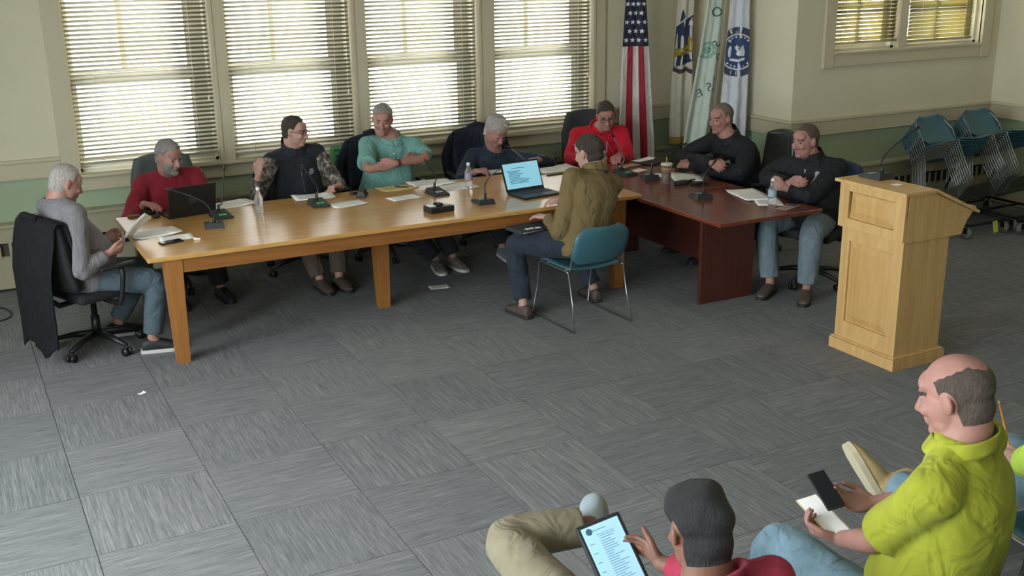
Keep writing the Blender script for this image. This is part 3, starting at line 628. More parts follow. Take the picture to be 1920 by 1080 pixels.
def press(me, P0, seat):
    """flatten the sitter where the body meets the chair: seat = (kind, x, y, face, back height, extra cover on the back)"""
    kind, cx, cy, face, bh, cov = seat; a = math.radians(face); f = np.array([math.cos(a), math.sin(a)]); r = np.array([f[1], -f[0]])
    V_ = vco(me); W = V_[:, :2]+P0[:2]-np.array([cx, cy]); x = W@r; y = W@f; z = V_[:, 2].copy()
    if kind == 'office': sz = np.full(len(z), 0.470); y1 = 0.25; hw = 0.27; w = 0.25; yf = lambda v, q: -0.235-0.07*v+0.05*q*q-0.025*np.sin(np.pi*v); z0 = 0.52
    else:
        v = np.clip((y+0.20)/0.43, 0, 1); sz = 0.442+0.02*np.clip(x/0.215, -1, 1)**2-0.018*np.sin(np.pi*v)-0.15*np.clip(v-0.8, 0, 1)-0.03*np.clip(0.2-v, 0, 1); y1 = 0.22; hw = 0.25; w = 0.22; yf = lambda v, q: -0.225-0.085*v+0.035*q*q-0.02*np.sin(np.pi*v); z0 = 0.475
    on = (y > -0.34) & (y < y1+0.07) & (np.abs(x) < hw+0.06) & (z > sz-0.19) & (z < sz)
    k = np.clip((y1+0.07-y)/0.07, 0, 1)*np.clip((hw+0.06-np.abs(x))/0.05, 0, 1); z = np.where(on, z+(sz-z)*k, z)
    v = (z-z0)/(bh-z0); q = np.clip(x/w, -1, 1); lim = yf(np.clip(v, 0, 1), q)+cov-0.006
    on = (np.abs(x) < w+0.05) & (v > -0.1) & (v < 1.12) & (y < lim) & (y > lim-0.16)
    k = np.clip((w+0.05-np.abs(x))/0.04, 0, 1)*np.clip((1.12-v)/0.1, 0, 1); dy = np.where(on, (lim-y)*k, 0.0)
    V_[:, 2] = z; V_[:, 0] += dy*f[0]; V_[:, 1] += dy*f[1]; me.vertices.foreach_set('co', V_.ravel()); me.update(); return me
def person(label, P, N, Hc, face, head=(0, 0, 0), sw=0.185, k=1.0, belly=0.0, bow=0.0, arms=None, legs=None, skin=SK1, hair=None, beard=None, top=None, sleeve='long', pants=DJEAN, shoes=BSHOE, sole=BSHOE, vox=0.0065, cvox=0.010, hk=1.0, collar=None, sleeve_m=None, root=None, jk=1.0, seed=0, brow='#4a3c33', eyes=True, nk=1.05, nup=0.045, fold=0.009, seat=None):
    P, N, Hc = (np.asarray(q, float) for q in (P, N, Hc)); P0 = np.array([P[0], P[1], 0.0])
    e = empty('person', P0, label, 'person')
    def L(q): return np.asarray(q, float)-P0
    P, N, Hc = L(P), L(N), L(Hc); up = nrm(N-P); N = N+up*nup; a = math.radians(face); fw = np.array([math.cos(a), math.sin(a), 0]); fw = nrm(fw-up*(fw@up)); rt = np.cross(fw, up)
    b = Blob(); R = rotm(*head)
    def Hp(x, y, z): return Hc+R@(np.array([x, y, z])*hk)
    def he(c, r, M=None): b.ell(Hp(*c), R if M is None else R@M, np.array(r)*hk)
    he((0, -0.018, 0.035), (0.077, 0.098, 0.086)); he((0, -0.048, -0.030), (0.062, 0.056, 0.062)); he((0, 0.018, -0.022), (0.071, 0.074, 0.088)); he((0, 0.022, -0.070), (0.064, 0.056, 0.046)); he((0, 0.068, -0.098), (0.030, 0.024, 0.021)); he((0, 0.032, -0.103), (0.042, 0.042, 0.024))
    he((0, 0.060, 0.045), (0.058, 0.030, 0.035)); he((0, 0.082, 0.022), (0.046, 0.013, 0.010)); he((0.036, 0.068, -0.028), (0.026, 0.022, 0.022)); he((-0.036, 0.068, -0.028), (0.026, 0.022, 0.022))
    he((0, 0.080, -0.066), (0.027, 0.016, 0.020)); he((0, 0.092, -0.060), (0.021, 0.007, 0.0045)); he((0, 0.090, -0.071), (0.018, 0.008, 0.0055))
    b.limb([Hp(0, 0.086, 0.012), Hp(0, 0.098, -0.012), Hp(0, 0.110, -0.034)], [0.009*hk, 0.011*hk, 0.0135*hk])
    for s in (-1, 1):
        he((s*0.013, 0.098, -0.038), (0.010, 0.011, 0.009)); M = np.array(rotm(90+s*18, 0, 0)); he((s*0.076, -0.008, -0.005), (0.010, 0.020, 0.033), np.array([[1, -s*0.5, 0], [s*0.5, 1, 0], [0, 0, 1]])/1.1)
        he((s*0.031, 0.076, 0.0075), (0.017, 0.011, 0.0065)); he((s*0.031, 0.075, -0.011), (0.016, 0.009, 0.006))
    b.limb([Hp(0, -0.028, -0.03), Hp(0, -0.026, -0.095), N+up*0.0+fw*0.005, N-up*0.05], [0.064*hk, 0.063*hk*nk, 0.068*nk, 0.08])
    core = torso_rings(P, N, up, rt, fw, k*0.86, belly*0.8, bow); b.loft(core)
    S = {s: N-up*0.062*k+rt*s*sw+fw*0.0 for s in (-1, 1)}
    g = Blob(); slv = []                                  # garment
    g.loft(torso_rings(P, N, up, rt, fw, k*1.03*jk, belly, bow))
    for s in (-1, 1):
        b.limb([N-up*0.05+rt*s*0.04, S[s]-up*0.01], [0.038, 0.045]); g.limb([N-up*0.030+rt*s*0.050, S[s]*0.5+N*0.5-up*0.02, S[s]-up*0.002], [0.056*k, 0.062*k, 0.068*k])
    wr = {}
    for s, A in (arms or {}).items():
        sh = S[s]+fw*A.get('sf', 0.0)+up*A.get('su', 0.0); W = L(A['w']); l1, l2 = 0.30*k, 0.262*k
        E = L(A['e']) if 'e' in A else ik(sh, W, l1, l2, A.get('hint', rt*s*0.6-up*1.0))
        b.limb([sh, (sh+E)/2, E, (E*0.6+W*0.4), W], [0.050, 0.045, 0.038, 0.039, 0.026])
        d = A.get('d', W-E); hand(b, W, d, A.get('n', (0, 0, -1)), s > 0, A.get('curl', 0.6), hk*0.98, A.get('thumb', 0.5)); wr[s] = (W, nrm(W-E), E, sh)
        q = 0.062*k*jk; gs = Blob() if sleeve_m else g
        if sleeve_m: slv.append(gs)
        if sleeve == 'long':
            gs.limb([sh, (sh+E)/2, E, E*0.55+W*0.45, W+nrm(E-W)*0.03], [q*1.06, q*1.02, q*0.92, q*0.84, q*0.70], tail=False)
        elif sleeve == 'short':
            ee = sh*0.18+E*0.82; gs.limb([sh, (sh+ee)/2, ee], [q*1.04, q*1.04, q*1.10], tail=False)
    pn = Blob(); pn.loft([(c-up*0.0, u*0.97, v*0.97) for c, u, v in torso_rings(P, N, up, rt, fw, k*1.0, belly*0.55, bow)[:4]])
    sho = []
    for s, G in (legs or {}).items():
        hip = P+rt*s*0.095*k-up*0.02; K = L(G['k']); A = L(G['a'])
        b.limb([hip, (hip+K)/2, K, K*0.6+A*0.4, A], [0.075, 0.062, 0.05, 0.046, 0.034])
        kr = G.get('kr', 1.0)
        pn.limb([hip, (hip+K)/2, K, K*0.55+A*0.45, A+nrm(K-A)*G.get('short', 0.03)], [0.090*k, 0.091*k*kr, 0.078*k, 0.071*k, 0.064*k], tail=False)
        t = nrm(G['t']); u0 = np.asarray(G.get('u', (0, 0, 1)), float); u0 = nrm(u0-t*(u0@t)); sd = np.cross(t, u0)
        base = A-u0*G.get('ah', 0.085)                       # sole plane origin under the ankle
        if abs(t[2]) < 0.05: base[2] = 0.0005                # flat on the floor
        b.limb([A, base+t*0.05+u0*0.03, base+t*0.15+u0*0.025], [0.034, 0.032, 0.022])
        sh_ = Blob()
        sh_.loft([(base-t*0.075+u0*0.045, sd*0.030, u0*0.040), (base-t*0.05+u0*0.05, sd*0.037, u0*0.048), (base+t*0.0+u0*0.055, sd*0.040, u0*0.053), (base+t*0.06+u0*0.046, sd*0.043, u0*0.044), (base+t*0.12+u0*0.036, sd*0.048, u0*0.034), (base+t*0.17+u0*0.030, sd*0.045, u0*0.027), (base+t*0.205+u0*0.024, sd*0.028, u0*0.017)], 16, 2.4)
        if G.get('boot'): sh_.limb([base+u0*0.05, A+u0*0.05+nrm(K-A)*0.03], [0.048, 0.052])
        sl = MB(); ring = [(-0.085, 0.022), (-0.075, 0.034), (0, 0.042), (0.06, 0.045), (0.12, 0.051), (0.17, 0.048), (0.205, 0.033), (0.218, 0.012)]
        poly = [base+t*x+sd*w for x, w in ring]+[base+t*x-sd*w for x, w in reversed(ring)]; nn = len(poly); hh = 0.024
        sl.add([p for p in poly]+[p+u0*hh for p in poly], [tuple(range(nn-1, -1, -1)), tuple(range(nn, 2*nn))]+[(i, (i+1) % nn, nn+(i+1) % nn, nn+i) for i in range(nn)])
        sho.append((sh_, sl))
    pr = (lambda m_: press(m_, P0, seat)) if seat else (lambda m_: m_)
    body = pr(b.fuse('body', vox, 3)); o = link('body', body, skin, e)
    gm = pr(folds(g.fuse('top', cvox, 5), fold, 8, seed)); shirt = link(top[0], gm, top[1], e)
    for gs in slv: link('sleeve', folds(gs.fuse('sleeve', cvox*0.9, 4), 0.005, 9, seed+3), sleeve_m, e)
    if legs: link('trousers', pr(folds(pn.fuse('trousers', cvox, 5), 0.005, 7, seed+1)), pants, e)
    for sh_, sl in sho:
        so = link('shoe', sh_.fuse('shoe', 0.008, 3), shoes, e); sl.build('sole', sole, so)
    if hair: hair_patch(body, Hc, R*1.0, lambda x, y, z, f=hair[0]: f(x/hk, y/hk, z/hk), hair[1], 'hair', hair[2], e, hair[3] if len(hair) > 3 else 0.12, seed)
    if beard: hair_patch(body, Hc, R, lambda x, y, z: beard_fn(x/hk, y/hk, z/hk), 0.007, 'beard', beard, e, 0.2, seed)
    if brow:
        for sg in (-1, 1): hair_patch(body, Hc, R, lambda x, y, z: np.where(x*sg > 0, brow_fn(x/hk, y/hk, z/hk), -1.0), 0.0028, 'eyebrow', hairm('brow_'+brow.strip('#'), brow), e, 0.1, 1, 0.006)
    if eyes:
        for s in (-1, 1):
            m = MB(); m.add([Hp(s*0.031, 0.0745, -0.001)+R@(v*0.0118*hk) for v in ICO_V], ICO_F, 0, True); me = m.mesh('eye')
            me.materials.append(EYEW); me.materials.append(EYED)
            mi = [1 if (R.T@(np.array(p.center)-Hp(s*0.031, 0.0745, -0.001)))[1] > 0.0080*hk else 0 for p in me.polygons]; me.polygons.foreach_set('material_index', mi); link('eye', me, None, e)
    if collar:
        # collar band: a sloping ring round the neck
        kind, cm = collar; ax = nrm(nrm(Hp(0, -0.027, -0.085)-N)*0.6+up*0.5-fw*0.06); c0 = N-up*0.010+ax*0.004; mb = MB(); n = 28; hgt = {'polo': 0.048, 'crew': 0.020, 'stand': 0.070, 'hood': 0.05}[kind]
        def ringf(u, v):
            t = u*2*math.pi; fr = math.cos(t)                                    # fr=1 front
            q = {'polo': (0.079*nk+0.014*(1-v), 0.07), 'crew': (0.076*nk, 0.068), 'stand': (0.089*nk-0.012*v, 0.08), 'hood': (0.092-0.016*math.cos(v*math.pi), 0.105)}[kind]
            rad = q[0]
            p = c0+rt*math.sin(t)*rad*1.05+fw*fr*rad*(1.0 if fr > 0 else 0.95)+ax*(v*hgt-(0.030 if kind != 'hood' else 0.045)*fr*0.9-(0.02 if kind == 'hood' else 0.0))
            if kind == 'hood': p = p+ax*0.03*math.sin(v*math.pi)*(1 if fr < 0.3 else 0.3)
            return p
        mb.sheet(ringf, n, 5, 0.006 if kind != 'hood' else 0.012); mb.build('collar' if kind != 'hood' else 'hood', cm, shirt)
    return dict(e=e, P=P, N=N, Hc=Hc, R=R, up=up, fw=fw, rt=rt, body=body, tr=(e.children and next((c.data for c in e.children if c.name.startswith('trousers')), None)), gm=gm, shirt=shirt, P0=P0, Hp=Hp, wr=wr, hk=hk)
def decal(p, name, me_vf, org, ux, uy, dirn, m, off=0.003, target=None, parent=None):
    """flat print projected on the garment: org/ux/uy in person space, ray along dirn"""
    g = target or p['gm']; bv = BVHTree.FromPolygons([tuple(v) for v in vco(g)], [tuple(q.vertices) for q in g.polygons])
    out = []; d = Vector(nrm(dirn)); last = None
    for x, y, *_ in me_vf[0]:
        q = np.asarray(org)+np.asarray(ux)*x+np.asarray(uy)*y; h = bv.ray_cast(Vector(q)-d*0.4, d)
        if h[0] is None: h = (Vector(q) if last is None else last, None); out.append(tuple(h[0]))
        else: last = h[0]; out.append(tuple(h[0]-d*off))
    me = bpy.data.meshes.new(name); me.from_pydata(out, [], me_vf[1]); me.update()
    return link(name, me, m, parent or p['shirt'])
def rect_vf(w, h, n=4, m=4):
    v = [((i/n-0.5)*w, (j/m-0.5)*h) for i in range(n+1) for j in range(m+1)]; return v, [(i*(m+1)+j, (i+1)*(m+1)+j, (i+1)*(m+1)+j+1, i*(m+1)+j+1) for i in range(n) for j in range(m)]
def disc_vf(rx, ry, n=20): return [(0, 0)]+[(rx*math.cos(2*math.pi*k/n), ry*math.sin(2*math.pi*k/n)) for k in range(n)], [(0, k+1, (k+1) % n+1) for k in range(n)]
def glasses(p, m):
    H = p['Hp']; mb = MB()
    for s in (-1, 1):
        loop = [H(s*0.033+0.025*math.cos(t)*(1.0 if abs(math.cos(t)) < 0.8 else 0.97), 0.100-0.006*abs(math.cos(t))*0, 0.002+0.017*math.sin(t)) for t in np.linspace(0, 2*math.pi, 18)[:-1]]
        mb.tube(loop, 0.0024, 6, 0, True, True); mb.tube([H(s*0.058, 0.099, 0.006), H(s*0.078, 0.085, 0.008), H(s*0.086, 0.0, 0.008), H(s*0.084, -0.02, -0.004)], 0.0022, 5)
    mb.tube([H(-0.009, 0.102, 0.005), H(0, 0.105, 0.008), H(0.009, 0.102, 0.005)], 0.0024, 5); return mb.build('glasses', m, p['e'])
def wbetween(p, s, name, m, f=0.0, r=0.036, w=0.02):
    W, d, E, sh = p['wr'][s]; c = W-d*f
    return MB().tube([c-d*w/2, c+d*w/2], r, 16).build(name, m, p['e'])
# chairs people sit on: kind, x, y, facing, back height, cover on the back
SEATS = {1: ('office', 0.765, 7.72, 23, 1.0, 0.034), 2: ('office', 1.60, 8.97, -88, 1.06, 0.0), 3: ('office', 2.60, 8.95, -84, 0.90, 0.0), 4: ('office', 3.43, 9.00, -98, 1.02, 0.016), 5: ('office', 4.46, 9.00, -100, 1.00, 0.016), 6: ('office', 5.64, 9.05, -110, 1.10, 0.0),
         7: ('office', 6.35, 7.57, 162, 1.07, 0.0), 8: ('office', 6.12, 6.47, 202, 0.96, 0.0), 9: ('teal', 4.02, 6.62, 92, 0.76, 0.0), 10: ('teal', 1.68, 1.97, 84, 0.76, 0.0), 11: ('teal', 2.54, 2.12, 112, 0.76, 0.016), 12: ('teal', 3.64, 2.34, 84, 0.76, 0.016)}
# ------------------------------------------------------------------ the cast
FW = lambda a: np.array([math.cos(math.radians(a)), math.sin(math.radians(a)), 0.0])
GREYHAIR = hairm('hair_grey', '#8a8580'); LIGHTGREY = hairm('hair_silver', '#aaa69f'); BROWNHAIR = hairm('hair_brown', '#3d312a'); DARKHAIR = hairm('hair_black', '#151314'); SANDY = hairm('hair_sandy_grey', '#6f6355'); SHORTBR = hairm('hair_short_brown', '#54443a'); WHITEBEARD = hairm('beard_grey', '#8b857e')
V = np.array
# 1 grey sweater, end of table
def cast1():
    P = V([0.72, 7.66, 0.545]); N = PY(112, 392, 7.64); H = PY(124, 343, 7.64)
    p = person('grey-haired man in a grey sweater reading papers at the table end', P, N, H, 20, (12, 22, 0), sw=0.19, belly=0.07, k=1.05,
        arms={1: dict(w=PY(205, 474, 7.42), e=PY(152, 511, 7.36), d=(0.9, 0.25, 0.15), n=(0, 0.6, 0.5), curl=0.9), -1: dict(w=PY(196, 448, 7.83), d=(0.9, -0.3, 0.1), n=(0, -0.6, 0.5), curl=0.9)},
        legs={1: dict(k=V([1.17, 7.47, 0.50]), a=V([1.09, 7.45, 0.10]), t=(1, -0.14, 0)), -1: dict(k=V([1.15, 7.86, 0.50]), a=V([0.93, 7.93, 0.11]), t=(1, -0.05, 0), u=(0, 0, 1))},
        skin=SK1, hair=(hair_full(0.095, -0.01, -0.07, 0.8), 0.005, hairm('hair_thin_grey', '#a39d95')), top=('sweater', cloth('grey_knit', '#6d6a6d')), pants=DJEAN, shoes=BSHOE, sole=WSOLE, collar=('crew', cloth('grey_knit', '#6d6a6d')), seat=SEATS[1], seed=1, brow='#8a8078', nup=0.06, nk=1.12)
    return p
C1 = cast1()
# 2 dark red sweater
P2 = person('bearded man in a dark red sweater behind the black laptop', V([1.58, 9.00, 0.51]), PY(316, 331, 8.86), PY(317, 294, 8.76), -88, (-62, 14, 0), sw=0.205, k=1.16, belly=0.07, hk=1.05,
    arms={1: dict(w=V([1.29, 8.46, 0.824]), d=(0.5, -0.8, 0), curl=0.5), -1: dict(w=V([1.68, 8.50, 0.825]), d=(-0.75, -0.6, 0), curl=0.5)},
    legs={1: dict(k=V([1.47, 8.52, 0.52]), a=V([1.46, 8.44, 0.09]), t=(0.1, -1, 0)), -1: dict(k=V([1.75, 8.52, 0.52]), a=V([1.80, 8.46, 0.09]), t=(0.2, -1, 0))},
    skin=SK1, hair=(hair_full(0.088, -0.02, -0.07, 0.3), 0.011, GREYHAIR), beard=WHITEBEARD, top=('sweater', cloth('dark_red_knit', '#7b1f2b')), pants=CHINO, collar=('crew', cloth('dark_red_knit', '#7b1f2b')), seat=SEATS[2], seed=2, brow='#7b736b')
# 3 vest and camouflage sleeves
def camo():
    t = NT('camouflage_print'); v = t.coord((1, 1, 1)); a = t.noise(v, 26, 3, 0.6)
    t.l(t.ramp(a, [(0.36, '#2e2c2b'), (0.46, '#5c554e'), (0.56, '#8d867d'), (0.66, '#b9b5af')]), t.b.inputs['Base Color'])
    for n in t.t.nodes:
        if n.type == 'VALTORGB': n.color_ramp.interpolation = 'CONSTANT'
    t.set(Roughness=0.85); return t.m
NAVYV = cloth('dark_vest_fleece', '#24272e')
P3 = person('man in glasses and a dark vest over camouflage sleeves gesturing with one hand', V([2.60, 8.98, 0.545]), PY(551, 288, 8.83), PY(553, 246, 8.78), -84, (-42, 8, 0), sw=0.195, k=1.10, belly=0.06,
    arms={1: dict(w=PY(484, 330, 8.55), e=PY(480, 372, 8.62), d=(0.12, -0.1, 1), n=(0.7, 0.5, 0.0), curl=0.55, thumb=0.3), -1: dict(w=PY(636, 352, 8.46)+V([0, 0, 0.018]), d=(-0.95, -0.4, 0.05), n=(0.2, -0.2, -1), curl=1.2)},
    legs={1: dict(k=V([2.46, 8.50, 0.52]), a=V([2.56, 8.28, 0.09]), t=(0.1, -1, 0)), -1: dict(k=V([2.80, 8.50, 0.52]), a=V([2.72, 8.27, 0.09]), t=(0.1, -1, 0))},
    skin=SK2, hair=(hair_full(0.098, -0.01, -0.06, 0.9), 0.007, BROWNHAIR), top=('vest', NAVYV), sleeve_m=camo(), pants=BEIGE, shoes=BRSHOE, collar=('stand', NAVYV), seat=SEATS[3], seed=3)
glasses(P3, mat('dark_glasses_frame', '#3a2320', 0.4))
WPR = mat('white_print', '#b9bcc0', 0.7)
def chest(p, s, dz, name, vf, m, sx=1.0): 
    o = p['N']-p['up']*dz+p['rt']*s; return decal(p, name, vf, o+p['fw']*0.2, p['rt']*-1*sx, p['up'], -p['fw'], m)
# logo: three short printed lines, zip pull
for i, w in enumerate((0.034, 0.055, 0.042)): chest(P3, -0.095, 0.150+i*0.017, 'chest_print', rect_vf(w, 0.009, 5, 1), WPR)
chest(P3, 0, 0.21, 'zipper', rect_vf(0.004, 0.20, 1, 10), mat('zip_grey', '#54575c', 0.4)); chest(P3, 0.0, 0.165, 'zip_pull', rect_vf(0.007, 0.022, 1, 2), WPR)
# 4 teal polo, arms folded
TEALP = cloth('teal_pique', '#6a978f', 0.06)
P4c = PY(717, 224, 8.80)
P4 = person('man in a teal polo shirt sitting with folded arms', V([3.43, 9.02, 0.55]), PY(733, 269, 8.86), P4c, -98, (-114, 12, -3), sw=0.205, k=1.17, belly=0.07, sleeve='short', hk=1.06, nup=0.055, nk=1.12,
    arms={1: dict(w=PY(756, 304, 8.56), e=PY(688, 318, 8.62), d=(0.95, 0.2, 0.1), n=(0, 1, 0.2), curl=0.5), -1: dict(w=PY(742, 306, 8.50), e=PY(801, 296, 8.58), d=(-0.9, 0.3, -0.25), n=(0, 1, 0.2), curl=0.5)},
    legs={1: dict(k=V([3.32, 8.50, 0.52]), a=V([3.62, 8.34, 0.09]), t=(-0.15, -1, 0)), -1: dict(k=V([3.64, 8.52, 0.52]), a=V([3.78, 8.34, 0.09]), t=(0.12, -1, 0))},
    skin=SK1, hair=(hair_full(0.090, -0.01, -0.06, 0.3), 0.008, GREYHAIR), top=('polo_shirt', TEALP), pants=CHINO, shoes=mat('taupe_shoe', '#5c5751', 0.65), sole=WSOLE, collar=('polo', TEALP), seat=SEATS[4], seed=4, brow='#6d635a')
wbetween(P4, -1, 'wrist_watch', mat('dark_red_strap', '#4a1a1c', 0.5), 0.02, 0.034, 0.024)
chest(P4, 0.0, 0.12, 'placket', rect_vf(0.032, 0.13, 2, 8), cloth('teal_pique_dark', '#5f8b83', 0.06))
for q in (0.09, 0.13): chest(P4, 0.0, q, 'button', disc_vf(0.006, 0.006, 10), mat('pearl_button', '#c9d2cf', 0.4)).data.vertices.foreach_get
chest(P4, -0.10, 0.13, 'chest_emblem', disc_vf(0.009, 0.006, 10), mat('pearl_button', '#c9d2cf', 0.4))
# 5 grey hair, looking down
NAVYS = cloth('dark_navy_shirt', '#25303d', 0.06)
P5 = person('grey-haired man in a dark navy shirt looking down behind the open laptop', V([4.46, 9.02, 0.545]), PY(926, 290, 8.92), PY(931, 246, 8.76), -100, (-82, 38, 0), sw=0.20, k=1.12, belly=0.05, hk=1.05,
    arms={1: dict(w=PY(893, 321, 8.50), d=(0.95, -0.35, 0.1), n=(0, 0.2, -1), curl=1.25), -1: dict(w=V([4.72, 8.52, 0.825]), d=(-0.95, -0.15, 0), curl=0.9, hint=(0.9, 0.1, -0.25))},
    legs={1: dict(k=V([4.30, 8.54, 0.52]), a=V([4.30, 8.42, 0.09]), t=(-0.1, -1, 0)), -1: dict(k=V([4.66, 8.54, 0.52]), a=V([4.50, 8.60, 0.09]), t=(-0.05, -1, 0))},
    skin=SK1, hair=(hair_full(0.078, -0.045, -0.085), 0.020, LIGHTGREY, 0.2), top=('shirt', NAVYS), pants=CHINO, shoes=mat('grey_sneaker', '#6d7074', 0.7), sole=WSOLE, collar=('polo', NAVYS), seat=SEATS[5], seed=5, brow='#8b847d')
# 6 red hoodie
REDH = cloth('bright_red_fleece', '#b3172c', 0.06)
P6 = person('man in glasses and a red hooded sweatshirt in front of the striped flag', V([5.66, 9.04, 0.55]), PY(1124, 246, 8.90), PY(1136, 217, 8.74), -108, (-116, 20, 6), sw=0.215, k=1.18, hk=1.05, belly=0.03,
    arms={1: dict(w=V([5.16, 8.47, 0.832]), d=(0.3, -0.9, 0.03), curl=0.5), -1: dict(w=PY(1160, 297, 8.42)+V([0, 0, 0.030]), d=(-0.65, -0.7, -0.12), n=(-0.3, -0.2, -1), curl=0.5)},
    legs={1: dict(k=V([5.42, 8.60, 0.52]), a=V([5.40, 8.62, 0.09]), t=(-0.2, -1, 0)), -1: dict(k=V([5.74, 8.60, 0.52]), a=V([5.72, 8.62, 0.09]), t=(0, -1, 0))},
    skin=SK1, hair=(hair_full(0.088, 0.01, -0.05, 0.2), 0.009, BROWNHAIR), top=('sweatshirt', REDH), pants=CHINO, collar=('hood', REDH), seat=SEATS[6], seed=6, brow='#3a2c24')
glasses(P6, mat('dark_glasses_frame', '#3a2320', 0.4))
STR = mat('drawstring_white', '#c9b7b4', 0.8)
for s, l in ((0.045, 0.10), (-0.045, 0.12)): chest(P6, s, 0.075+l/2, 'drawstring', rect_vf(0.008, l, 1, 6), STR)
tv = text_mesh('A', 0.11); chest(P6, -0.02, 0.215, 'chest_letter', tv, mat('grey_letter_print', '#8f6c70', 0.7))
W_, d_, E_, sh_ = P6['wr'][1]; q_ = sh_*0.62+E_*0.38
decal(P6, 'sleeve_patch', rect_vf(0.055, 0.05, 4, 4), q_-P6['rt']*0.0+V([-0.1, -0.25, 0]), P6['rt'], P6['up'], (0.35, 0.95, 0), STR)
# 7 black jacket, forearms on the mahogany table
BLKJ = cloth('black_softshell', '#1b1e22', 0.08, 0.75, 0.0); BLKJ2 = cloth('black_job_jacket', '#1c1e21', 0.08, 0.78, 0.0)
H7 = PX(1352, 222, 6.04)
P7 = person('man in a black zip jacket leaning on the mahogany table beneath the flags', V([6.30, 7.60, 0.55]), PX(1372, 276, 6.13), H7, 184, (-172, 4, 0), sw=0.215, k=1.18, belly=0.06, bow=0.03, hk=1.07, jk=1.08, nup=0.095, nk=1.12,
    arms={1: dict(w=PX(1336, 306, 5.74), e=V([5.92, 8.02, 0.80]), d=(-0.2, -0.9, 0), n=(0.6, 0, -0.5), curl=0.8), -1: dict(w=V([5.70, 7.62, 0.82]), e=V([5.93, 7.17, 0.80]), d=(-0.1, 0.9, 0), n=(0.6, 0, -0.6), curl=0.8)},
    legs={1: dict(k=V([5.80, 7.74, 0.52]), a=V([5.80, 7.78, 0.09]), t=(-1, 0.1, 0)), -1: dict(k=V([5.80, 7.44, 0.52]), a=V([5.78, 7.40, 0.09]), t=(-1, -0.1, 0))},
    skin=SK1, hair=(hair_full(0.100, 0.01, -0.05, 0.7), 0.0035, SANDY), top=('jacket', BLKJ), pants=CHINO, collar=('stand', BLKJ), seat=SEATS[7], seed=7, brow='#6d5a4a')
chest(P7, 0, 0.14, 'shirt_front', rect_vf(0.05, 0.16, 3, 8), cloth('maroon_shirt', '#4a1824'))
BADGE = mat('silver_badge_thread', '#9aa0a4', 0.6)
def shield_vf(w, h): return [(0, 0), (-w, h*0.8), (-w*0.4, h), (0, h*0.86), (w*0.4, h), (w, h*0.8), (w*0.9, -h*0.2), (0, -h), (-w*0.9, -h*0.2)], [(0, i, i+1) for i in range(1, 8)]+[(0, 8, 1)]
chest(P7, -0.10, 0.125, 'badge', shield_vf(0.022, 0.036), BADGE); chest(P7, 0, 0.235, 'zipper', rect_vf(0.005, 0.12, 1, 6), mat('zip_grey', '#54575c', 0.4))
# 8 black jacket and jeans at the table end
H8 = PX(1510, 264, 6.02)
P8 = person('man in a black jacket and jeans sitting sideways behind the lectern', V([6.10, 6.50, 0.545]), PX(1522, 316, 6.10), H8, 206, (184, 4, 0), sw=0.215, k=1.2, belly=0.07, hk=1.06, jk=1.07, nup=0.09, nk=1.12,
    arms={1: dict(w=PX(1480, 344, 5.76), e=V([5.86, 6.78, 0.84]), d=(0.1, -0.95, 0.05), n=(0.6, 0.2, 0.2), curl=0.7), -1: dict(w=PX(1470, 352, 5.72), e=PX(1520, 368, 5.86), d=(-0.4, 0.85, 0.2), n=(0.7, 0.4, 0), curl=0.8)},
    legs={1: dict(k=V([5.66, 6.52, 0.53]), a=V([5.62, 6.38, 0.10]), t=(-0.85, -0.45, 0)), -1: dict(k=V([5.78, 6.13, 0.53]), a=V([5.76, 6.12, 0.10]), t=(-0.75, -0.65, 0))},
    skin=SK1, hair=(hair_full(0.098, 0.01, -0.05, 0.5), 0.004, SHORTBR), top=('jacket', BLKJ2), pants=cloth('pale_grey_denim', '#66757b', 0.12, vs=18), shoes=BRSHOE, sole=BSHOE, collar=('stand', BLKJ2), seat=SEATS[8], seed=8, brow='#54443a')
chest(P8, -0.105, 0.125, 'badge', shield_vf(0.024, 0.038), BADGE); chest(P8, 0, 0.09, 'zip_pull', rect_vf(0.008, 0.025, 1, 2), WPR)
# 9 tan jacket from behind
TAN = cloth('tan_canvas', '#6b5b3b', 0.08)
H9 = PY(1103, 287, 6.76)
P9 = person('dark-haired man in a tan jacket seen from behind typing on the open laptop', V([4.06, 6.66, 0.55]), PY(1113, 333, 6.70), H9, 94, (112, 14, 0), sw=0.195, k=1.10, bow=0.03, belly=0.0, hk=1.03,
    arms={1: dict(w=PZ(1056, 372, 0.82), d=(-0.75, 0.45, -0.06), n=(0, 0, -1), curl=0.55), -1: dict(w=PY(1016, 430, 6.98)+V([0.02, -0.04, 0.10]), e=PY(1050, 456, 6.66)+V([0, 0, 0.07]), d=(-0.45, 0.8, 0.02), n=(0.1, 0, -1), curl=0.45)},
    legs={1: dict(k=V([4.22, 7.16, 0.51]), a=V([4.33, 6.93, 0.10]), t=(0.05, 1, 0)), -1: dict(k=V([3.72, 7.10, 0.51]), a=V([3.66, 6.84, 0.10]), t=(-0.12, 1, 0))},
    skin=SK2, hair=(hair_full(0.075, -0.02, -0.062), 0.014, BROWNHAIR, 0.18), top=('jacket', TAN), pants=NJEAN, shoes=BRSHOE, sole=mat('dark_sole', '#2a2523', 0.7), collar=('polo', TAN), seat=SEATS[9], seed=9)
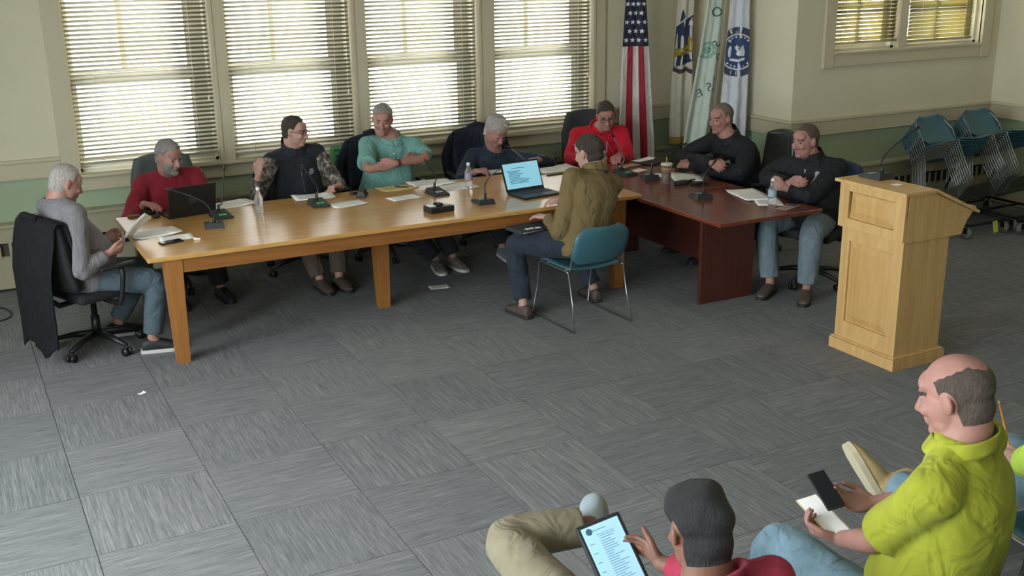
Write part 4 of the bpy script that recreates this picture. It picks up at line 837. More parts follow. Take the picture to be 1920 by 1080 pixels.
# 10 foreground, red hoodie, tablet
RED10 = cloth('muted_red_fleece', '#8f2c40', 0.08)
H10 = PD(1310, 990, 2.98)
P10 = person('dark-haired person in a red hooded sweatshirt holding a tablet', V([1.68, 1.95, 0.56]), H10+V([-0.02, -0.085, -0.165]), H10, 84, (80, 20, 0), sw=0.18, k=1.05, belly=0.02, hk=0.97,
    arms={1: dict(w=PZ(1240, 1056, 0.79), d=PZ(1188, 1000, 0.82)-PZ(1240, 1056, 0.79), n=(-0.85, -0.25, -0.25), curl=0.6, thumb=-0.2), -1: dict(w=V([1.36, 2.22, 0.74]), d=(0.45, 0.7, 0.3), n=(0.5, -0.2, 0.6), curl=0.6)},
    legs={1: dict(k=V([1.80, 2.40, 0.53]), a=V([1.86, 2.44, 0.10]), t=(0.1, 1, 0)), -1: dict(k=PZ(940, 1012, 0.66), a=PZ(1105, 985, 0.67), t=(0.35, 0.75, 0.22), u=(-0.45, 0.1, 0.8))},
    skin=SK4, hair=(hair_full(0.07, -0.02, -0.085), (lambda h: 0.002+0.012*np.clip((h[:, 2]+0.09)/0.18, 0, 1)), DARKHAIR, 0.22), top=('sweatshirt', RED10), pants=KHAKI, shoes=GSHOE, sole=mat('gum_sole', '#8b8270', 0.7), collar=('hood', RED10), vox=0.0045, cvox=0.009, seat=SEATS[10], seed=10)
# 11 yellow polo, phone
YEL = cloth('hi_vis_yellow_pique', '#959a2f', 0.05)
H11 = PD(1790, 742, 3.46)
P11 = person('balding man in a bright yellow polo looking at his phone', V([2.55, 2.06, 0.56]), H11+V([0.005, -0.035, -0.185]), H11, 112, (110, 16, 0), sw=0.19, k=1.12, belly=0.05, bow=0.04, sleeve='short', hk=1.03,
    arms={1: dict(w=PZ(1637, 944, 0.80), d=(-0.9, 0.42, 0.12), n=(-0.25, -0.35, 0.9), curl=0.55, thumb=0.6), -1: dict(w=PZ(1575, 1010, 0.72), d=(-0.55, 0.8, 0.1), n=(0.35, 0, 0.75), curl=0.9, thumb=0.4)},
    skin=SK1, legs={-1: dict(k=PZ(1452, 1015, 0.545), a=V([2.40, 2.62, 0.10]), t=(-0.1, 1, 0)), 1: dict(k=V([3.05, 2.26, 0.64]), a=PZ(1672, 908, 0.62), t=(-0.15, 0.55, 0.65), u=(0.85, -0.25, 0.35), boot=True)},
    hair=(hair_bald, 0.0022, hairm('hair_close_crop', '#54483f')), top=('polo_shirt', YEL), pants=JEAN, shoes=TSHOE, sole=mat('cream_crepe_sole', '#b5ab90', 0.7), collar=('polo', YEL), vox=0.0045, cvox=0.008, fold=0.005, seat=SEATS[11], seed=11)
# 12 right edge
YEL2 = cloth('hi_vis_lime_knit', '#a9c746', 0.05)
H12 = V([3.64, 2.26, 1.28])
P12 = person('person in a lime top and light jeans holding an orange pencil', V([3.64, 2.30, 0.56]), H12+V([0.0, -0.07, -0.19]), H12, 84, (84, 14, 0), sw=0.195, k=1.08, belly=0.03,
    arms={1: dict(w=V([3.92, 2.62, 0.70]), d=(-0.3, 0.9, 0.0), curl=0.9), -1: dict(w=PZ(1915, 868, 0.66), d=(-0.35, 0.9, 0.05), n=(0.8, 0.2, -0.5), curl=1.0, thumb=0.7)},
    legs={-1: dict(k=PZ(1885, 838, 0.55), a=V([3.84, 2.93, 0.10]), t=(0, 1, 0)), 1: dict(k=V([4.12, 2.72, 0.54]), a=V([4.14, 2.78, 0.10]), t=(0.1, 1, 0))},
    skin=SK2, hair=(hair_full(), 0.010, BROWNHAIR), top=('sweatshirt', YEL2), pants=JEAN, shoes=TSHOE, sole=mat('cream_crepe_sole', '#b5ab90', 0.7), collar=('crew', YEL2), seat=SEATS[12], seed=12)
# ================================================================== OFFICE CHAIRS AND GARMENTS ON THEM
G_OC = 'office chairs round the tables'
OC1 = office_chair('office_chair', 'black office chair at the table end with a dark coat hung on its back', SEATS[1][1:3], SEATS[1][3], aw=0.375, spin=math.radians(12-23+90))
OC2 = office_chair('office_chair', 'grey-backed office chair behind the man in the dark red sweater', SEATS[2][1:3], SEATS[2][3], mat('grey_chair_fabric', '#4d5452', 0.85), 1.06)
OC3 = office_chair('office_chair', 'black office chair under the man in the dark vest', SEATS[3][1:3], SEATS[3][3], BLKF, 0.90)
OC4 = office_chair('office_chair', 'black office chair draped with a navy jacket behind the teal polo', SEATS[4][1:3], SEATS[4][3], BLKF, 1.02)
OC5 = office_chair('office_chair', 'black office chair draped with a navy coat behind the navy shirt', SEATS[5][1:3], SEATS[5][3], BLKF, 1.00)
OC6 = office_chair('office_chair', 'charcoal high-backed office chair behind the red hooded sweatshirt', SEATS[6][1:3], SEATS[6][3], GREYF, 1.10)
OC7 = office_chair('office_chair', 'black leather high-backed office chair beneath the flags', SEATS[7][1:3], SEATS[7][3], LEATH, 1.07, True, G_OC, None, 0.29, True)
OC8 = office_chair('office_chair', 'blue-backed office chair beside the lectern', SEATS[8][1:3], SEATS[8][3], mat('blue_chair_fabric', '#34405e', 0.85, var=0.08, vs=30), 0.96, True, G_OC, BLKF, 0.26)
def drape(label, chair, m, top, front, back, w, seed, name='jacket', slv=True, prof=(0.52, 1.0, 0.235, 0.07, 0.05, 0.025, 0.055, 0.25)):
    z0, bh, ay, by, cy_, dy_, th_, bw = prof; ay = -ay
    """a coat hung over a chair back: an inverted U sheet with folds, sleeves hanging behind"""
    r = random.Random(seed); ph = [r.uniform(0, 6) for _ in range(6)]; rz = chair.rotation_euler.z; L = front+back
    e = empty(name, (chair.location.x, chair.location.y, 0), label, 'jacket', None, rz)
    def fn(u, v):
        x = (2*u-1); d = v*L                                      # arc length from the front hem over the top to the back hem
        ww = w*(1-0.10*math.exp(-((d-front)/0.12)**2))*(1+0.06*math.sin(3*d+ph[0]))
        f = 0.016*math.sin(9*x+ph[1]+2*d)+0.012*math.sin(17*x+ph[2])
        wrap = 0.075*abs(x)**2.2
        def back_y(zz): vv = min(1, max(0, (zz-z0)/(bh-z0))); q = min(1, abs(x)*ww/bw); return ay-by*vv+cy_*q*q-dy_*math.sin(math.pi*vv)
        if d < front-0.04: z = top-0.03-(front-0.04-d); y = back_y(z)+0.014+0.004*f
        elif d > front+0.04: q = d-front-0.04; z = top-0.03-q; y = min(back_y(max(z, z0)), back_y(z0+0.7*(bh-z0)))-th_-0.014-abs(f)*min(1, q*5)*0.9-(0.02+0.04*(x*x if cy_ > 0.04 else 0))*min(1, q*3)
        else: a = (d-front)/0.04*math.pi/2; y0_, y1_ = back_y(top)+0.014, back_y(top)-th_-0.014; y = (y0_+y1_)/2+(y1_-y0_)/2*math.sin(a); z = top-0.03+0.035*math.cos(a)
        z += 0.02*math.sin(5*x+ph[3])*(1 if v in (0, 1) else 0)-0.03*x*x*math.exp(-((d-front)/0.1)**2)
        if v > 0.97: z += 0.03*math.sin(4*x+ph[4])
        return (x*ww, y, z)
    MB().sheet(fn, 22, 44, 0.010).build('coat_body', m, e)
    for s in (-1, 1) if slv else ():
        b = Blob(); x0 = s*w*0.82; b.limb([(x0, -0.375, top-0.10), (s*(w+0.02), -0.40, top-0.28), (s*(w-0.01), -0.405, top-0.28-min(0.34, back*0.45))], [0.055, 0.052, 0.042])
        link('sleeve', folds(b.fuse('sleeve', 0.011, 4), 0.006, 9, seed+s), m, e)
    MB().tube([(-0.09, -0.36, top+0.005), (0, -0.385, top+0.025), (0.09, -0.36, top+0.005)], 0.022, 8).build('collar', m, e)
    return e
NAVYJ = cloth('navy_jacket_shell', '#1f2836', 0.12, 0.7, 0.0); BLKC = cloth('black_wool_coat', '#131417', 0.1, 0.9, 0.0)
drape('long black coat hanging over the chair at the table end', OC1, BLKC, 1.00, 0.25, 0.90, 0.255, 3, 'coat', False, (0.52, 1.0, 0.235, 0.07, 0.05, 0.025, 0.055, 0.25))
drape('navy jacket draped over the chair of the man in the teal polo', OC4, NAVYJ, 1.05, 0.45, 0.55, 0.285, 5, prof=(0.52, 1.02, 0.235, 0.07, 0.05, 0.025, 0.055, 0.25))
drape('navy coat draped over the chair of the man in the navy shirt', OC5, NAVYJ, 1.03, 0.45, 0.55, 0.28, 6, 'coat')
# foreground audience chairs
teal_chair('teal chair under the person with the tablet', (1.68, 1.97), 84)
teal_chair('teal chair under the balding man in yellow', (2.54, 2.12), 112)
teal_chair('teal chair under the person with the pencil', (3.64, 2.34), 84)
class _A: pass
_a = _A(); _a.location = Vector((2.54, 2.12, 0)); _a.rotation_euler = Vector((0, 0, math.radians(112-90)))
drape('dark grey jacket over the chair of the man in yellow', _a, cloth('dark_grey_softshell', '#3a3d3f', 0.08), 0.80, 0.30, 0.45, 0.25, 9, prof=(0.475, 0.76, 0.225, 0.085, 0.035, 0.02, 0.011, 0.22))
_a.location = Vector((3.64, 2.34, 0)); _a.rotation_euler = Vector((0, 0, math.radians(-6)))
drape('black jacket over the chair of the person with the pencil', _a, cloth('black_softshell2', '#1d1f22', 0.08), 0.80, 0.30, 0.45, 0.25, 10, prof=(0.475, 0.76, 0.225, 0.085, 0.035, 0.02, 0.011, 0.22))
# ================================================================== THINGS ON THE TABLES
PAPER = mat('white_paper', '#f1f1ee', 0.8); INK = mat('grey_ink', '#a3a5a8', 0.8); YPAD = mat('yellow_paper', '#cbb878', 0.8)
def paper(label, px, z=TT, rot=0.0, size=(0.28, 0.216), curl=0.0, m=PAPER, lines=8, group='loose papers on the tables', name='paper_sheet', seed=0, dz=0.0, n=1):
    c = PZ(px[0], px[1], z); e = empty(name, (c[0], c[1], z+0.0006+dz), label, 'paper', group, math.radians(rot)); r = random.Random(seed+px[0]); p1, p2 = r.uniform(0, 6), r.uniform(0, 6); w, h = size
    def fn(u, v, o=0.0): return ((u-0.5)*w, (v-0.5)*h, 0.001+o+curl*(0.5+0.5*math.sin(5*u+p1+2*v))*(0.3+u)+curl*1.5*max(0, abs(u-0.5)-0.3)**1.5*4)
    for q in range(n): MB().sheet(lambda u, v: (fn(u, v, 0.0012*q)[0]+0.012*q*(1 if q % 2 else -1), fn(u, v)[1]+0.008*q, fn(u, v, 0.0012*q)[2]), 8, 8, 0.0008).build('sheet', m, e)
    o = 0.0012*n
    for k in range(lines):
        v = 0.14+0.74*k/max(1, lines-1); u1 = r.uniform(0.55, 0.9)
        MB().sheet(lambda a, b: fn(0.1+a*(u1-0.1), v+b*0.016, o+0.0004), 6, 1).build('print_line', INK, e)
    return e
T = TT
paper('white sheets fanned out at the left table end beside the phone', (292, 438), T, 10, (0.30, 0.22), 0.006, n=3, seed=1)
paper('white sheet lying beside the fanned sheets at the table end', (330, 446), T, -4, (0.22, 0.15), 0.003, seed=2)
paper('open notebook pages beneath the folded glasses', (436, 384), T, 12, (0.30, 0.20), 0.006, n=3, name='notebook', seed=3)
paper('white papers in front of the man in the dark vest', (586, 370), T, -6, (0.31, 0.22), 0.010, n=2, seed=4)
paper('white sheet beside the dark eyeglass case', (652, 383), T, 8, (0.28, 0.17), 0.004, seed=5)
paper('yellow legal pad with a pen on it', (746, 353), T, 4, (0.29, 0.17), 0.002, YPAD, 6, name='legal_pad', seed=6, n=3)
paper('white sheet between the legal pad and the control box', (757, 371), T, 8, (0.26, 0.15), 0.003, seed=7)
paper('white papers spread out in front of the folded arms', (806, 344), T, -4, (0.36, 0.24), 0.007, n=2, seed=8)
paper('white papers beneath the label bottle', (856, 350), T, 5, (0.30, 0.24), 0.0006, n=2, lines=5, seed=9)
paper('white paper in front of the man in the navy shirt', (925, 322), T, -8, (0.24, 0.16), 0.004, seed=10)
paper('stack of white papers behind the open laptop', (1040, 319), T, 4, (0.34, 0.22), 0.008, n=4, seed=11)
paper('white card in front of the red hooded sweatshirt', (1196, 320), MT, 20, (0.16, 0.10), 0.002, lines=0, seed=12)
paper('white papers beside the iced coffee', (1288, 333), MT, 62, (0.34, 0.24), 0.010, n=3, seed=13)
paper('white sheet peeking out behind the iced coffee cup', (1237, 329), MT, 40, (0.16, 0.12), 0.003, lines=0, seed=14)
paper('white curled papers in front of the man in the black jacket and jeans', (1408, 367), MT, 75, (0.40, 0.24), 0.012, n=2, seed=15)
paper('white papers beneath the plain water bottle', (1440, 378), MT, 60, (0.28, 0.20), 0.0006, seed=16)
paper('flyer lying on a folder at the corner of the mahogany table', (1478, 388), MT, 20, (0.24, 0.10), 0.002, m=mat('pinkish_flyer', '#9b7f78', 0.7), lines=4, seed=17)
paper('small white scrap on the carpet', (266, 738), 0.0, 30, (0.05, 0.03), 0.004, lines=0, seed=18, name='paper_scrap')
paper('white printed sticker on the carpet under the oak table', (824, 538), 0.0, -10, (0.17, 0.11), 0.0, lines=4, seed=19, name='floor_sticker')
def pen(label, a, b, z, m, name='pen', r=0.005):
    A, B = PZ(a[0], a[1], z), PZ(b[0], b[1], z); c = (A+B)/2; e = empty(name, (c[0], c[1], z), label, 'pen')
    d = nrm(B-A); L = np.linalg.norm(B-A); zz = V([0, 0, r+0.007]) if z > 0.1 else V([0, 0, r])
    MB().tube([A-c+V([0, 0, z]) - V([0, 0, z])+zz-V([0, 0, 0]), (B-c)*0.8+zz], r, 8).build('barrel', m, e); MB().tube([(B-c)*0.8+zz, (B-c)+zz], [r*0.9, 0.001], 8).build('tip', BLK, e); MB().box(tuple(V([-0.0, 0, 0])+zz+V([-0.02, -0.0015, r*0.8])), tuple(zz+V([0.02, 0.0015, r*0.8+0.002]))).build('clip', CHROME, e)
pen('dark pen lying on the yellow legal pad', (741, 352), (768, 354), T, BLK)
pen('small pen beside the tan sleeve on the oak table', (1068, 352), (1075, 351), T, BLK)
def flatbox(name, label, cat, px, z, rot, size, m, sm=None, bev=0.004, dz=0.0):
    c = PZ(px[0], px[1], z); e = empty(name, (c[0], c[1], z+0.0008+dz), label, cat, None, math.radians(rot)); w, d, h = size
    MB().box((-w/2, -d/2, 0), (w/2, d/2, h), 0, min(bev, h*0.4)).build('body', m, e)
    if sm: MB().box((-w/2*0.92, -d/2*0.92, h), (w/2*0.92, d/2*0.92, h+0.0006)).build('screen', sm, e)
    return e
SCR = mat('dark_glass_screen', '#0d0f14', 0.12); 
flatbox('phone', 'black phone lying on the oak table by the fanned sheets', 'phone', (321, 455), T, 12, (0.155, 0.075, 0.010), BLK, SCR)
flatbox('phone', 'black phone on the flyer at the mahogany table corner', 'phone', (1488, 383), MT, 30, (0.15, 0.075, 0.010), BLK, SCR, dz=0.008)
flatbox('folder', 'dark folder lying behind the papers of the red sweatshirt man', 'folder', (1222, 304), MT, 20, (0.34, 0.24, 0.012), BLK)
flatbox('folder', 'dark folder beneath the papers behind the open laptop', 'folder', (1052, 326), T, 6, (0.30, 0.03, 0.008), BLK)
paper('white booklet on the dark folder at the far end', (1208, 302), MT, 18, (0.26, 0.10), 0.003, lines=3, seed=21, dz=0.013)
flatbox('tan_booklet', 'tan booklet beneath the hand of the red sweatshirt man', 'book', (1180, 312), MT, 12, (0.20, 0.10, 0.012), mat('tan_card', '#a98a72', 0.7))
e = flatbox('two_way_radio', 'black two-way radio beside the iced coffee', 'radio', (1278, 346), MT, 8, (0.13, 0.06, 0.032), BLK, None, 0.008); MB().tube([(0.06, 0.015, 0.018), (0.17, 0.018, 0.018)], 0.007, 8).build('antenna', BLK, e); MB().box((-0.05, -0.03, 0.008), (0.03, -0.0301-0.001, 0.026)).build('speaker_grille', mat('grille_grey', '#2d3033', 0.6), e)
e = flatbox('phone', 'dark phone beside the two-way radio', 'phone', (1312, 347), MT, 10, (0.15, 0.07, 0.012), BLK, SCR)
e = flatbox('glasses_case', 'black folded eyeglass case with an open flap', 'case', (679, 368), T, -30, (0.075, 0.15, 0.01), BLK); MB().prism([(-0.036, 0.011), (0.036, 0.011), (0.02, 0.05), (-0.02, 0.05)], -0.07, 0.07, 1).build('roof_flap', BLK, e); MB().tube([(-0.05, 0.07, 0.012), (-0.10, 0.03, 0.014)], 0.012, 6).build('snap_tab', BLK, e)
e = flatbox('control_box', 'black control box with white buttons near the table edge', 'box', (823, 396), T, 4, (0.20, 0.13, 0.045), BLK, None, 0.006)
for k, (x, y, w) in enumerate(((-0.06, 0.01, 0.05), (0.065, 0.02, 0.045))): MB().box((x-w/2, y-0.035, 0.0455), (x+w/2, y+0.03, 0.05), 0, 0.001).build('button_panel', PAPER, e)
MB().lathe([(0.026, 0.046), (0.026, 0.06), (0.02, 0.064)], 14, 0, (0.005, 0.0, 0)).box((-0.02, 0.03, 0.046), (0.03, 0.05, 0.06)).build('joystick_knob', BLK, e)
e = flatbox('computer_mouse', 'black computer mouse beside the closed-back laptop', 'mouse', (278, 401), T, 30, (0.06, 0.10, 0.012), BLK, None, 0.004); b_ = Blob(); b_.ell((0, 0, 0.019), np.eye(3), (0.031, 0.052, 0.019)); link('shell', b_.fuse('shell', 0.004, 2), BLK, e)
flatbox('wallet', 'brown wallet behind the computer mouse', 'wallet', (252, 407), T, 5, (0.09, 0.07, 0.014), mat('brown_leather', '#6a4732', 0.6))
flatbox('earbud_case', 'dark round puck behind the laptop hinge', 'case', (293, 408), T, 0, (0.05, 0.05, 0.025), BLK, None, 0.01)
# earbud
c = PZ(366, 450, T); e = empty('earbud', (c[0], c[1], T+0.0006), 'white earbud lying near the table edge', 'earbud'); b_ = Blob(); b_.sph((0, 0, 0.009), 0.0095); b_.limb([(0, 0, 0.007), (0.03, -0.012, 0.006)], [0.006, 0.005]); link('shell', b_.fuse('shell', 0.003, 1), PAPER, e); MB().lathe([(0.006, 0), (0.004, 0.004)], 10, 0, (-0.008, 0.004, 0.01)).build('tip', mat('ear_tip', '#c79a8c', 0.6), e)
# folded glasses on the notebook
c = PZ(434, 378, T); e = empty('eyeglasses', (c[0], c[1], T+0.02), 'grey wire eyeglasses resting on the notebook', 'glasses', None, 0.2)
for s in (-1, 1): MB().tube([(s*0.033+0.026*math.cos(t), 0.012+0.006*math.sin(t), 0.02+0.02*math.sin(t)) for t in np.linspace(0, 2*math.pi, 16)[:-1]], 0.0018, 5, 0, True, True).build('rim', mat('gunmetal', '#4a4c50', 0.35, 0.8), e); MB().tube([(s*0.06, 0.012, 0.024), (s*0.062, 0.07, 0.012), (s*0.058, 0.12, 0.0)], 0.0018, 5).build('temple', mat('gunmetal', '#4a4c50', 0.35, 0.8), e)
MB().tube([(-0.008, 0.012, 0.024), (0, 0.010, 0.028), (0.008, 0.012, 0.024)], 0.0018, 5).build('bridge', mat('gunmetal', '#4a4c50', 0.35, 0.8), e)
# --- microphones
GRN = mat('green_led', '#3fae6a', 0.4, emit=0.12); LTB = mat('pale_led', '#9fb9ae', 0.4); MICB = mat('mic_base_plastic', '#25282a', 0.5); STEM = mat('mic_stem_metal', '#33363a', 0.35, 0.5); STEML = mat('mic_stem_silver', '#77797c', 0.35, 0.5)
def mic(label, bpx, z, rot, stem, led=GRN, sm=STEM, X=None, lead=None, plane=None):
    """stem: pixel path placed in the vertical plane y = base y (or tilted lead)"""
    c = PZ(bpx[0], bpx[1], z); e = empty('gooseneck_microphone', (c[0], c[1], z+0.0005), label, 'microphone', 'gooseneck microphones', math.radians(rot))
    v = [(-0.068, -0.095, 0), (0.068, -0.095, 0), (0.068, 0.095, 0), (-0.068, 0.095, 0), (-0.064, -0.091, 0.016), (0.064, -0.091, 0.016), (0.056, 0.088, 0.042), (-0.056, 0.088, 0.042)]
    MB().add(v, [(3, 2, 1, 0), (4, 5, 6, 7), (0, 1, 5, 4), (1, 2, 6, 5), (2, 3, 7, 6), (3, 0, 4, 7)]).build('base', MICB, e)
    for dx in (-0.016, 0.016): MB().box((dx-0.012, -0.045, 0.021), (dx+0.012, -0.020, 0.0275)).build('talk_button', led, e)
    Rz = Matrix.Rotation(-math.radians(rot), 3, 'Z'); P = [Vector((0, 0.045, 0.033)), Vector((0, 0.046, 0.085))]
    yb = c[1]+ (Matrix.Rotation(math.radians(rot), 3, 'Z') @ Vector((0, 0.045, 0)))[1]
    for i, (x, y) in enumerate(stem):
        q = PY(x, y, yb+(lead[i] if lead else 0)); w = Rz @ Vector((q[0]-c[0], q[1]-c[1], q[2]-z)); P.append(w)
    MB().tube(P[:2], [0.013, 0.009], 10).build('socket', MICB, e)
    S = [P[0]]+P[1:]; D = []
    for i in range(len(S)-1):
        for k in range(5): D.append(S[i].lerp(S[i+1], k/5))
    D.append(S[-1])
    for _ in range(4): D = [D[0]]+[(D[i-1]+D[i]*2+D[i+1])/4 for i in range(1, len(D)-1)]+[D[-1]]
    MB().tube(D, 0.0055, 8).build('gooseneck', sm, e)
    d = (D[-1]-D[-3]).normalized(); MB().tube([D[-1]-d*0.01, D[-1], D[-1]+d*0.035, D[-1]+d*0.042], [0.006, 0.0095, 0.0095, 0.005], 10).build('capsule', BLK, e)
    return e
mic('gooseneck microphone between the open-backed laptop and the phone, leaning over the laptop', (402, 424), T, 170, [(397, 398), (385, 380), (352, 366), (322, 357)])
mic('upright gooseneck microphone with a green light beside the black laptop', (415, 407), T, 5, [(416, 385), (418, 350), (420, 318)])
mic('gooseneck microphone in front of the man in the dark vest', (598, 385), T, 0, [(597, 358), (590, 342), (570, 316)])
mic('gooseneck microphone between the papers and the control box', (820, 364), T, 2, [(819, 336), (814, 325), (801, 306)], LTB)
mic('gooseneck microphone at the table edge bending behind the open laptop', (906, 380), T, 175, [(908, 345), (922, 326), (948, 312)], LTB, STEM, lead=[0, 0.15, 0.44])
mic('gooseneck microphone hidden behind the open laptop screen, leaning towards the navy shirt', (990, 326), T, 0, [(988, 305), (976, 292), (957, 278)], GRN, STEML)
mic('silver-stemmed gooseneck microphone before the red hooded sweatshirt', (1172, 327), MT, 10, [(1172, 300), (1164, 282), (1150, 256)], GRN, STEML)
mic('gooseneck microphone beside the iced coffee, bent towards the flags', (1218, 334), MT, 160, [(1222, 305), (1232, 292), (1262, 279), (1280, 272)], LTB)
mic('gooseneck microphone in the middle of the mahogany table', (1314, 370), MT, 165, [(1318, 338), (1322, 325), (1338, 306)], LTB)
pm = mic('gooseneck microphone standing on the lectern top', (1643, 333), TZ, 180, [(1650, 308), (1662, 286), (1690, 262), (1716, 243)], LTB)
# --- bottles and cup
def water(label, px, z, cap='#d8dad8', band=None, s=1.0, yellow=False, dz=0.0005):
    c = PZ(px[0], px[1], z); e = empty('water_bottle', (c[0], c[1], z+dz), label, 'bottle', 'water bottles on the tables')
    t = NT('clear_pet'); t.set(Roughness=0.08); t.b.inputs['Transmission Weight'].default_value = 0.9; t.b.inputs['IOR'].default_value = 1.2; t.b.inputs['Base Color'].default_value = (0.9, 0.93, 0.95, 1) if not yellow else (0.80, 0.76, 0.45, 1)
    MB().lathe([(0.028*s, 0), (0.032*s, 0.006*s), (0.032*s, 0.05*s), (0.030*s, 0.055*s), (0.032*s, 0.06*s), (0.032*s, 0.12*s), (0.029*s, 0.135*s), (0.015*s, 0.165*s), (0.0125*s, 0.185*s)], 20).build('bottle_body', t.m, e)
    if band: MB().lathe([(0.0325*s, 0.065*s), (0.0327*s, 0.066*s), (0.0327*s, 0.115*s), (0.0325*s, 0.116*s)], 20).build('label_band', mat('bottle_band_'+band.strip('#'), band, 0.5), e)
    MB().lathe([(0.0145*s, 0.185*s), (0.015*s, 0.187*s), (0.015*s, 0.203*s), (0.013*s, 0.206*s)], 16).build('cap', mat('cap_'+cap.strip('#'), cap, 0.5), e)
water('clear water bottle with white cap on the oak table', (487, 402), T)
water('water bottle with a mauve label and sport cap', (879, 352), T, '#d8d8d8', '#8d8494', dz=0.004)
water('small yellow drink bottle with a white cap before the red sweatshirt', (1131, 325), T, '#d9d4cf', None, 0.95, True)
water('clear water bottle on the mahogany table corner', (1447, 385), MT, '#c9cfd0', '#8fa3ad', dz=0.0028)
c = PZ(1249, 344, MT); e = empty('iced_coffee_cup', (c[0], c[1], MT+0.0005), 'clear cup of iced coffee with a lid and straw', 'cup')
t = NT('clear_cup_plastic'); t.set(Roughness=0.1); t.b.inputs['Transmission Weight'].default_value = 0.85; t.b.inputs['IOR'].default_value = 1.15
MB().lathe([(0.033, 0), (0.034, 0.004), (0.046, 0.155), (0.047, 0.158)], 24).build('cup_body', t.m, e); MB().lathe([(0.031, 0.004), (0.0385, 0.085), (0.038, 0.087)], 24).build('coffee', mat('milky_coffee', '#6b4d35', 0.4), e)
MB().lathe([(0.0495, 0.155), (0.0495, 0.165), (0.046, 0.172), (0.02, 0.174)], 24).build('lid', mat('lid_white', '#c9c3b7', 0.5), e); MB().tube([(0.006, 0.0, 0.06), (-0.004, -0.002, 0.225)], 0.0038, 8).build('straw', mat('straw_tan', '#b08d64', 0.5), e)
MB().lathe([(0.0408, 0.10), (0.0412, 0.10), (0.0450, 0.138), (0.0445, 0.138)], 24).build('printed_band', mat('orange_print', '#a87447', 0.6), e)
# --- laptops
def laptop(label, hinge, z, rot, w, d, open_deg, screen=None, logo=None):
    c = PZ(hinge[0], hinge[1], z); e = empty('laptop', (c[0], c[1], z+0.0006), label, 'laptop', None, math.radians(rot))    # user side at -y
    MB().box((-w/2, -d, 0), (w/2, 0, 0.016), 0, 0.004).build('keyboard_base', BLK, e)
    kb = MB().box((-w*0.44, -d*0.58, 0.0162), (w*0.44, -d*0.10, 0.0168)).build('keyboard_deck', mat('keyboard_grey', '#2b2d30', 0.5), e)
    km = MB().box((-0.0075, -0.0065, 0), (0.0075, 0.0065, 0.0016)).mesh('key')
    for i in range(5):
        for j in range(13): link('key', km, BLK, e, (-w*0.40+j*w*0.80/12, -d*0.15-i*d*0.095, 0.0170))
    MB().box((-0.05, -d*0.94, 0.0162), (0.05, -d*0.66, 0.0167)).build('touchpad', mat('keyboard_grey', '#2b2d30', 0.5), e)
    a = math.radians(open_deg); h = d*0.98
    def Lp(x, t, o): return (x, math.cos(a)*(-t)*1.0+math.sin(a)*o*1.0, 0.014+math.sin(a)*t+math.cos(a)*o)
    v = [Lp(x, t, o) for o in (0, 0.009) for x, t in ((-w/2, 0), (w/2, 0), (w/2, h), (-w/2, h))]
    l = MB().add(v, [(0, 1, 2, 3), (7, 6, 5, 4), (0, 4, 5, 1), (1, 5, 6, 2), (2, 6, 7, 3), (3, 7, 4, 0)]).build('lid', BLK, e)
    def quad(x0, x1, t0, t1, o, m, name, par): return MB().add([Lp(x0, t0, o), Lp(x1, t0, o), Lp(x1, t1, o), Lp(x0, t1, o)], [(0, 1, 2, 3)]).build(name, m, par)
    if screen:
        s = quad(-w*0.47, w*0.47, h*0.10, h*0.94, -0.0008, screen, 'screen', l)
        tx = mat('screen_text', '#3f7f99', 0.5, emit=0.4)
        rr = random.Random(4)
        quad(-w*0.26, w*0.10, h*0.76, h*0.785, -0.0014, tx, 'screen_text', l); quad(-w*0.40, -w*0.30, h*0.68, h*0.70, -0.0014, tx, 'screen_text', l)
        for k in range(9): q = h*(0.66-0.05*k); quad(-w*0.36, w*rr.uniform(-0.1, 0.2), q, q+0.006, -0.0014, tx, 'screen_text', l)
    if logo:
        cx, ct = 0.0, h*0.52; lm = mat('logo_grey', '#5d6064', 0.4)
        pts = [Lp(cx+0.022*math.cos(q), ct+0.022*math.sin(q), 0.0098) for q in np.linspace(0, 2*math.pi, 25)[:-1]]
        MB().tube(pts, 0.0014, 5, 0, True, True).build('logo_ring', lm, l)
        tv = text_mesh(logo, 0.016); m_ = MB(); m_.add([Lp(cx-x, ct+y, 0.0099) for x, y, zz in tv[0]], tv[1]); m_.build('logo_lettering', lm, l)
    return e
laptop('black laptop with its lid back towards the room before the dark red sweater', (361, 405), T, 188, 0.36, 0.235, 102, None, 'DELL')
SCRB = mat('laptop_screen_glow', '#83bccf', 0.3, emit=0.62)
laptop('open laptop with a bright blue document on its screen', (986, 360), T, 7, 0.365, 0.25, 112, SCRB)
# --- paper held by the man at the table end
A_ = [PY(233, 455, 7.52), PY(246, 452, 7.74), PY(284, 416, 7.70), PY(272, 409, 7.50)]
def heldp(u, v): a = A_[0]*(1-v)+A_[1]*v; b = A_[3]*(1-v)+A_[2]*v; p = a*(1-u)+b*u; p = p+V([0, 0, 0.012*math.sin(3*u)+0.036]); return p-V([0.95, 7.6, 0.8])
e = empty('held_papers', (0.95, 7.6, 0.8), 'white papers held up in the hands of the man in grey', 'paper'); MB().sheet(heldp, 8, 6, 0.001).build('front_sheet', PAPER, e); MB().sheet(lambda u, v: V(heldp(u, v))*V([1, 1, 1])+V([0.008, 0.004, -0.008]), 8, 6, 0.001).build('rear_sheet', PAPER, e)
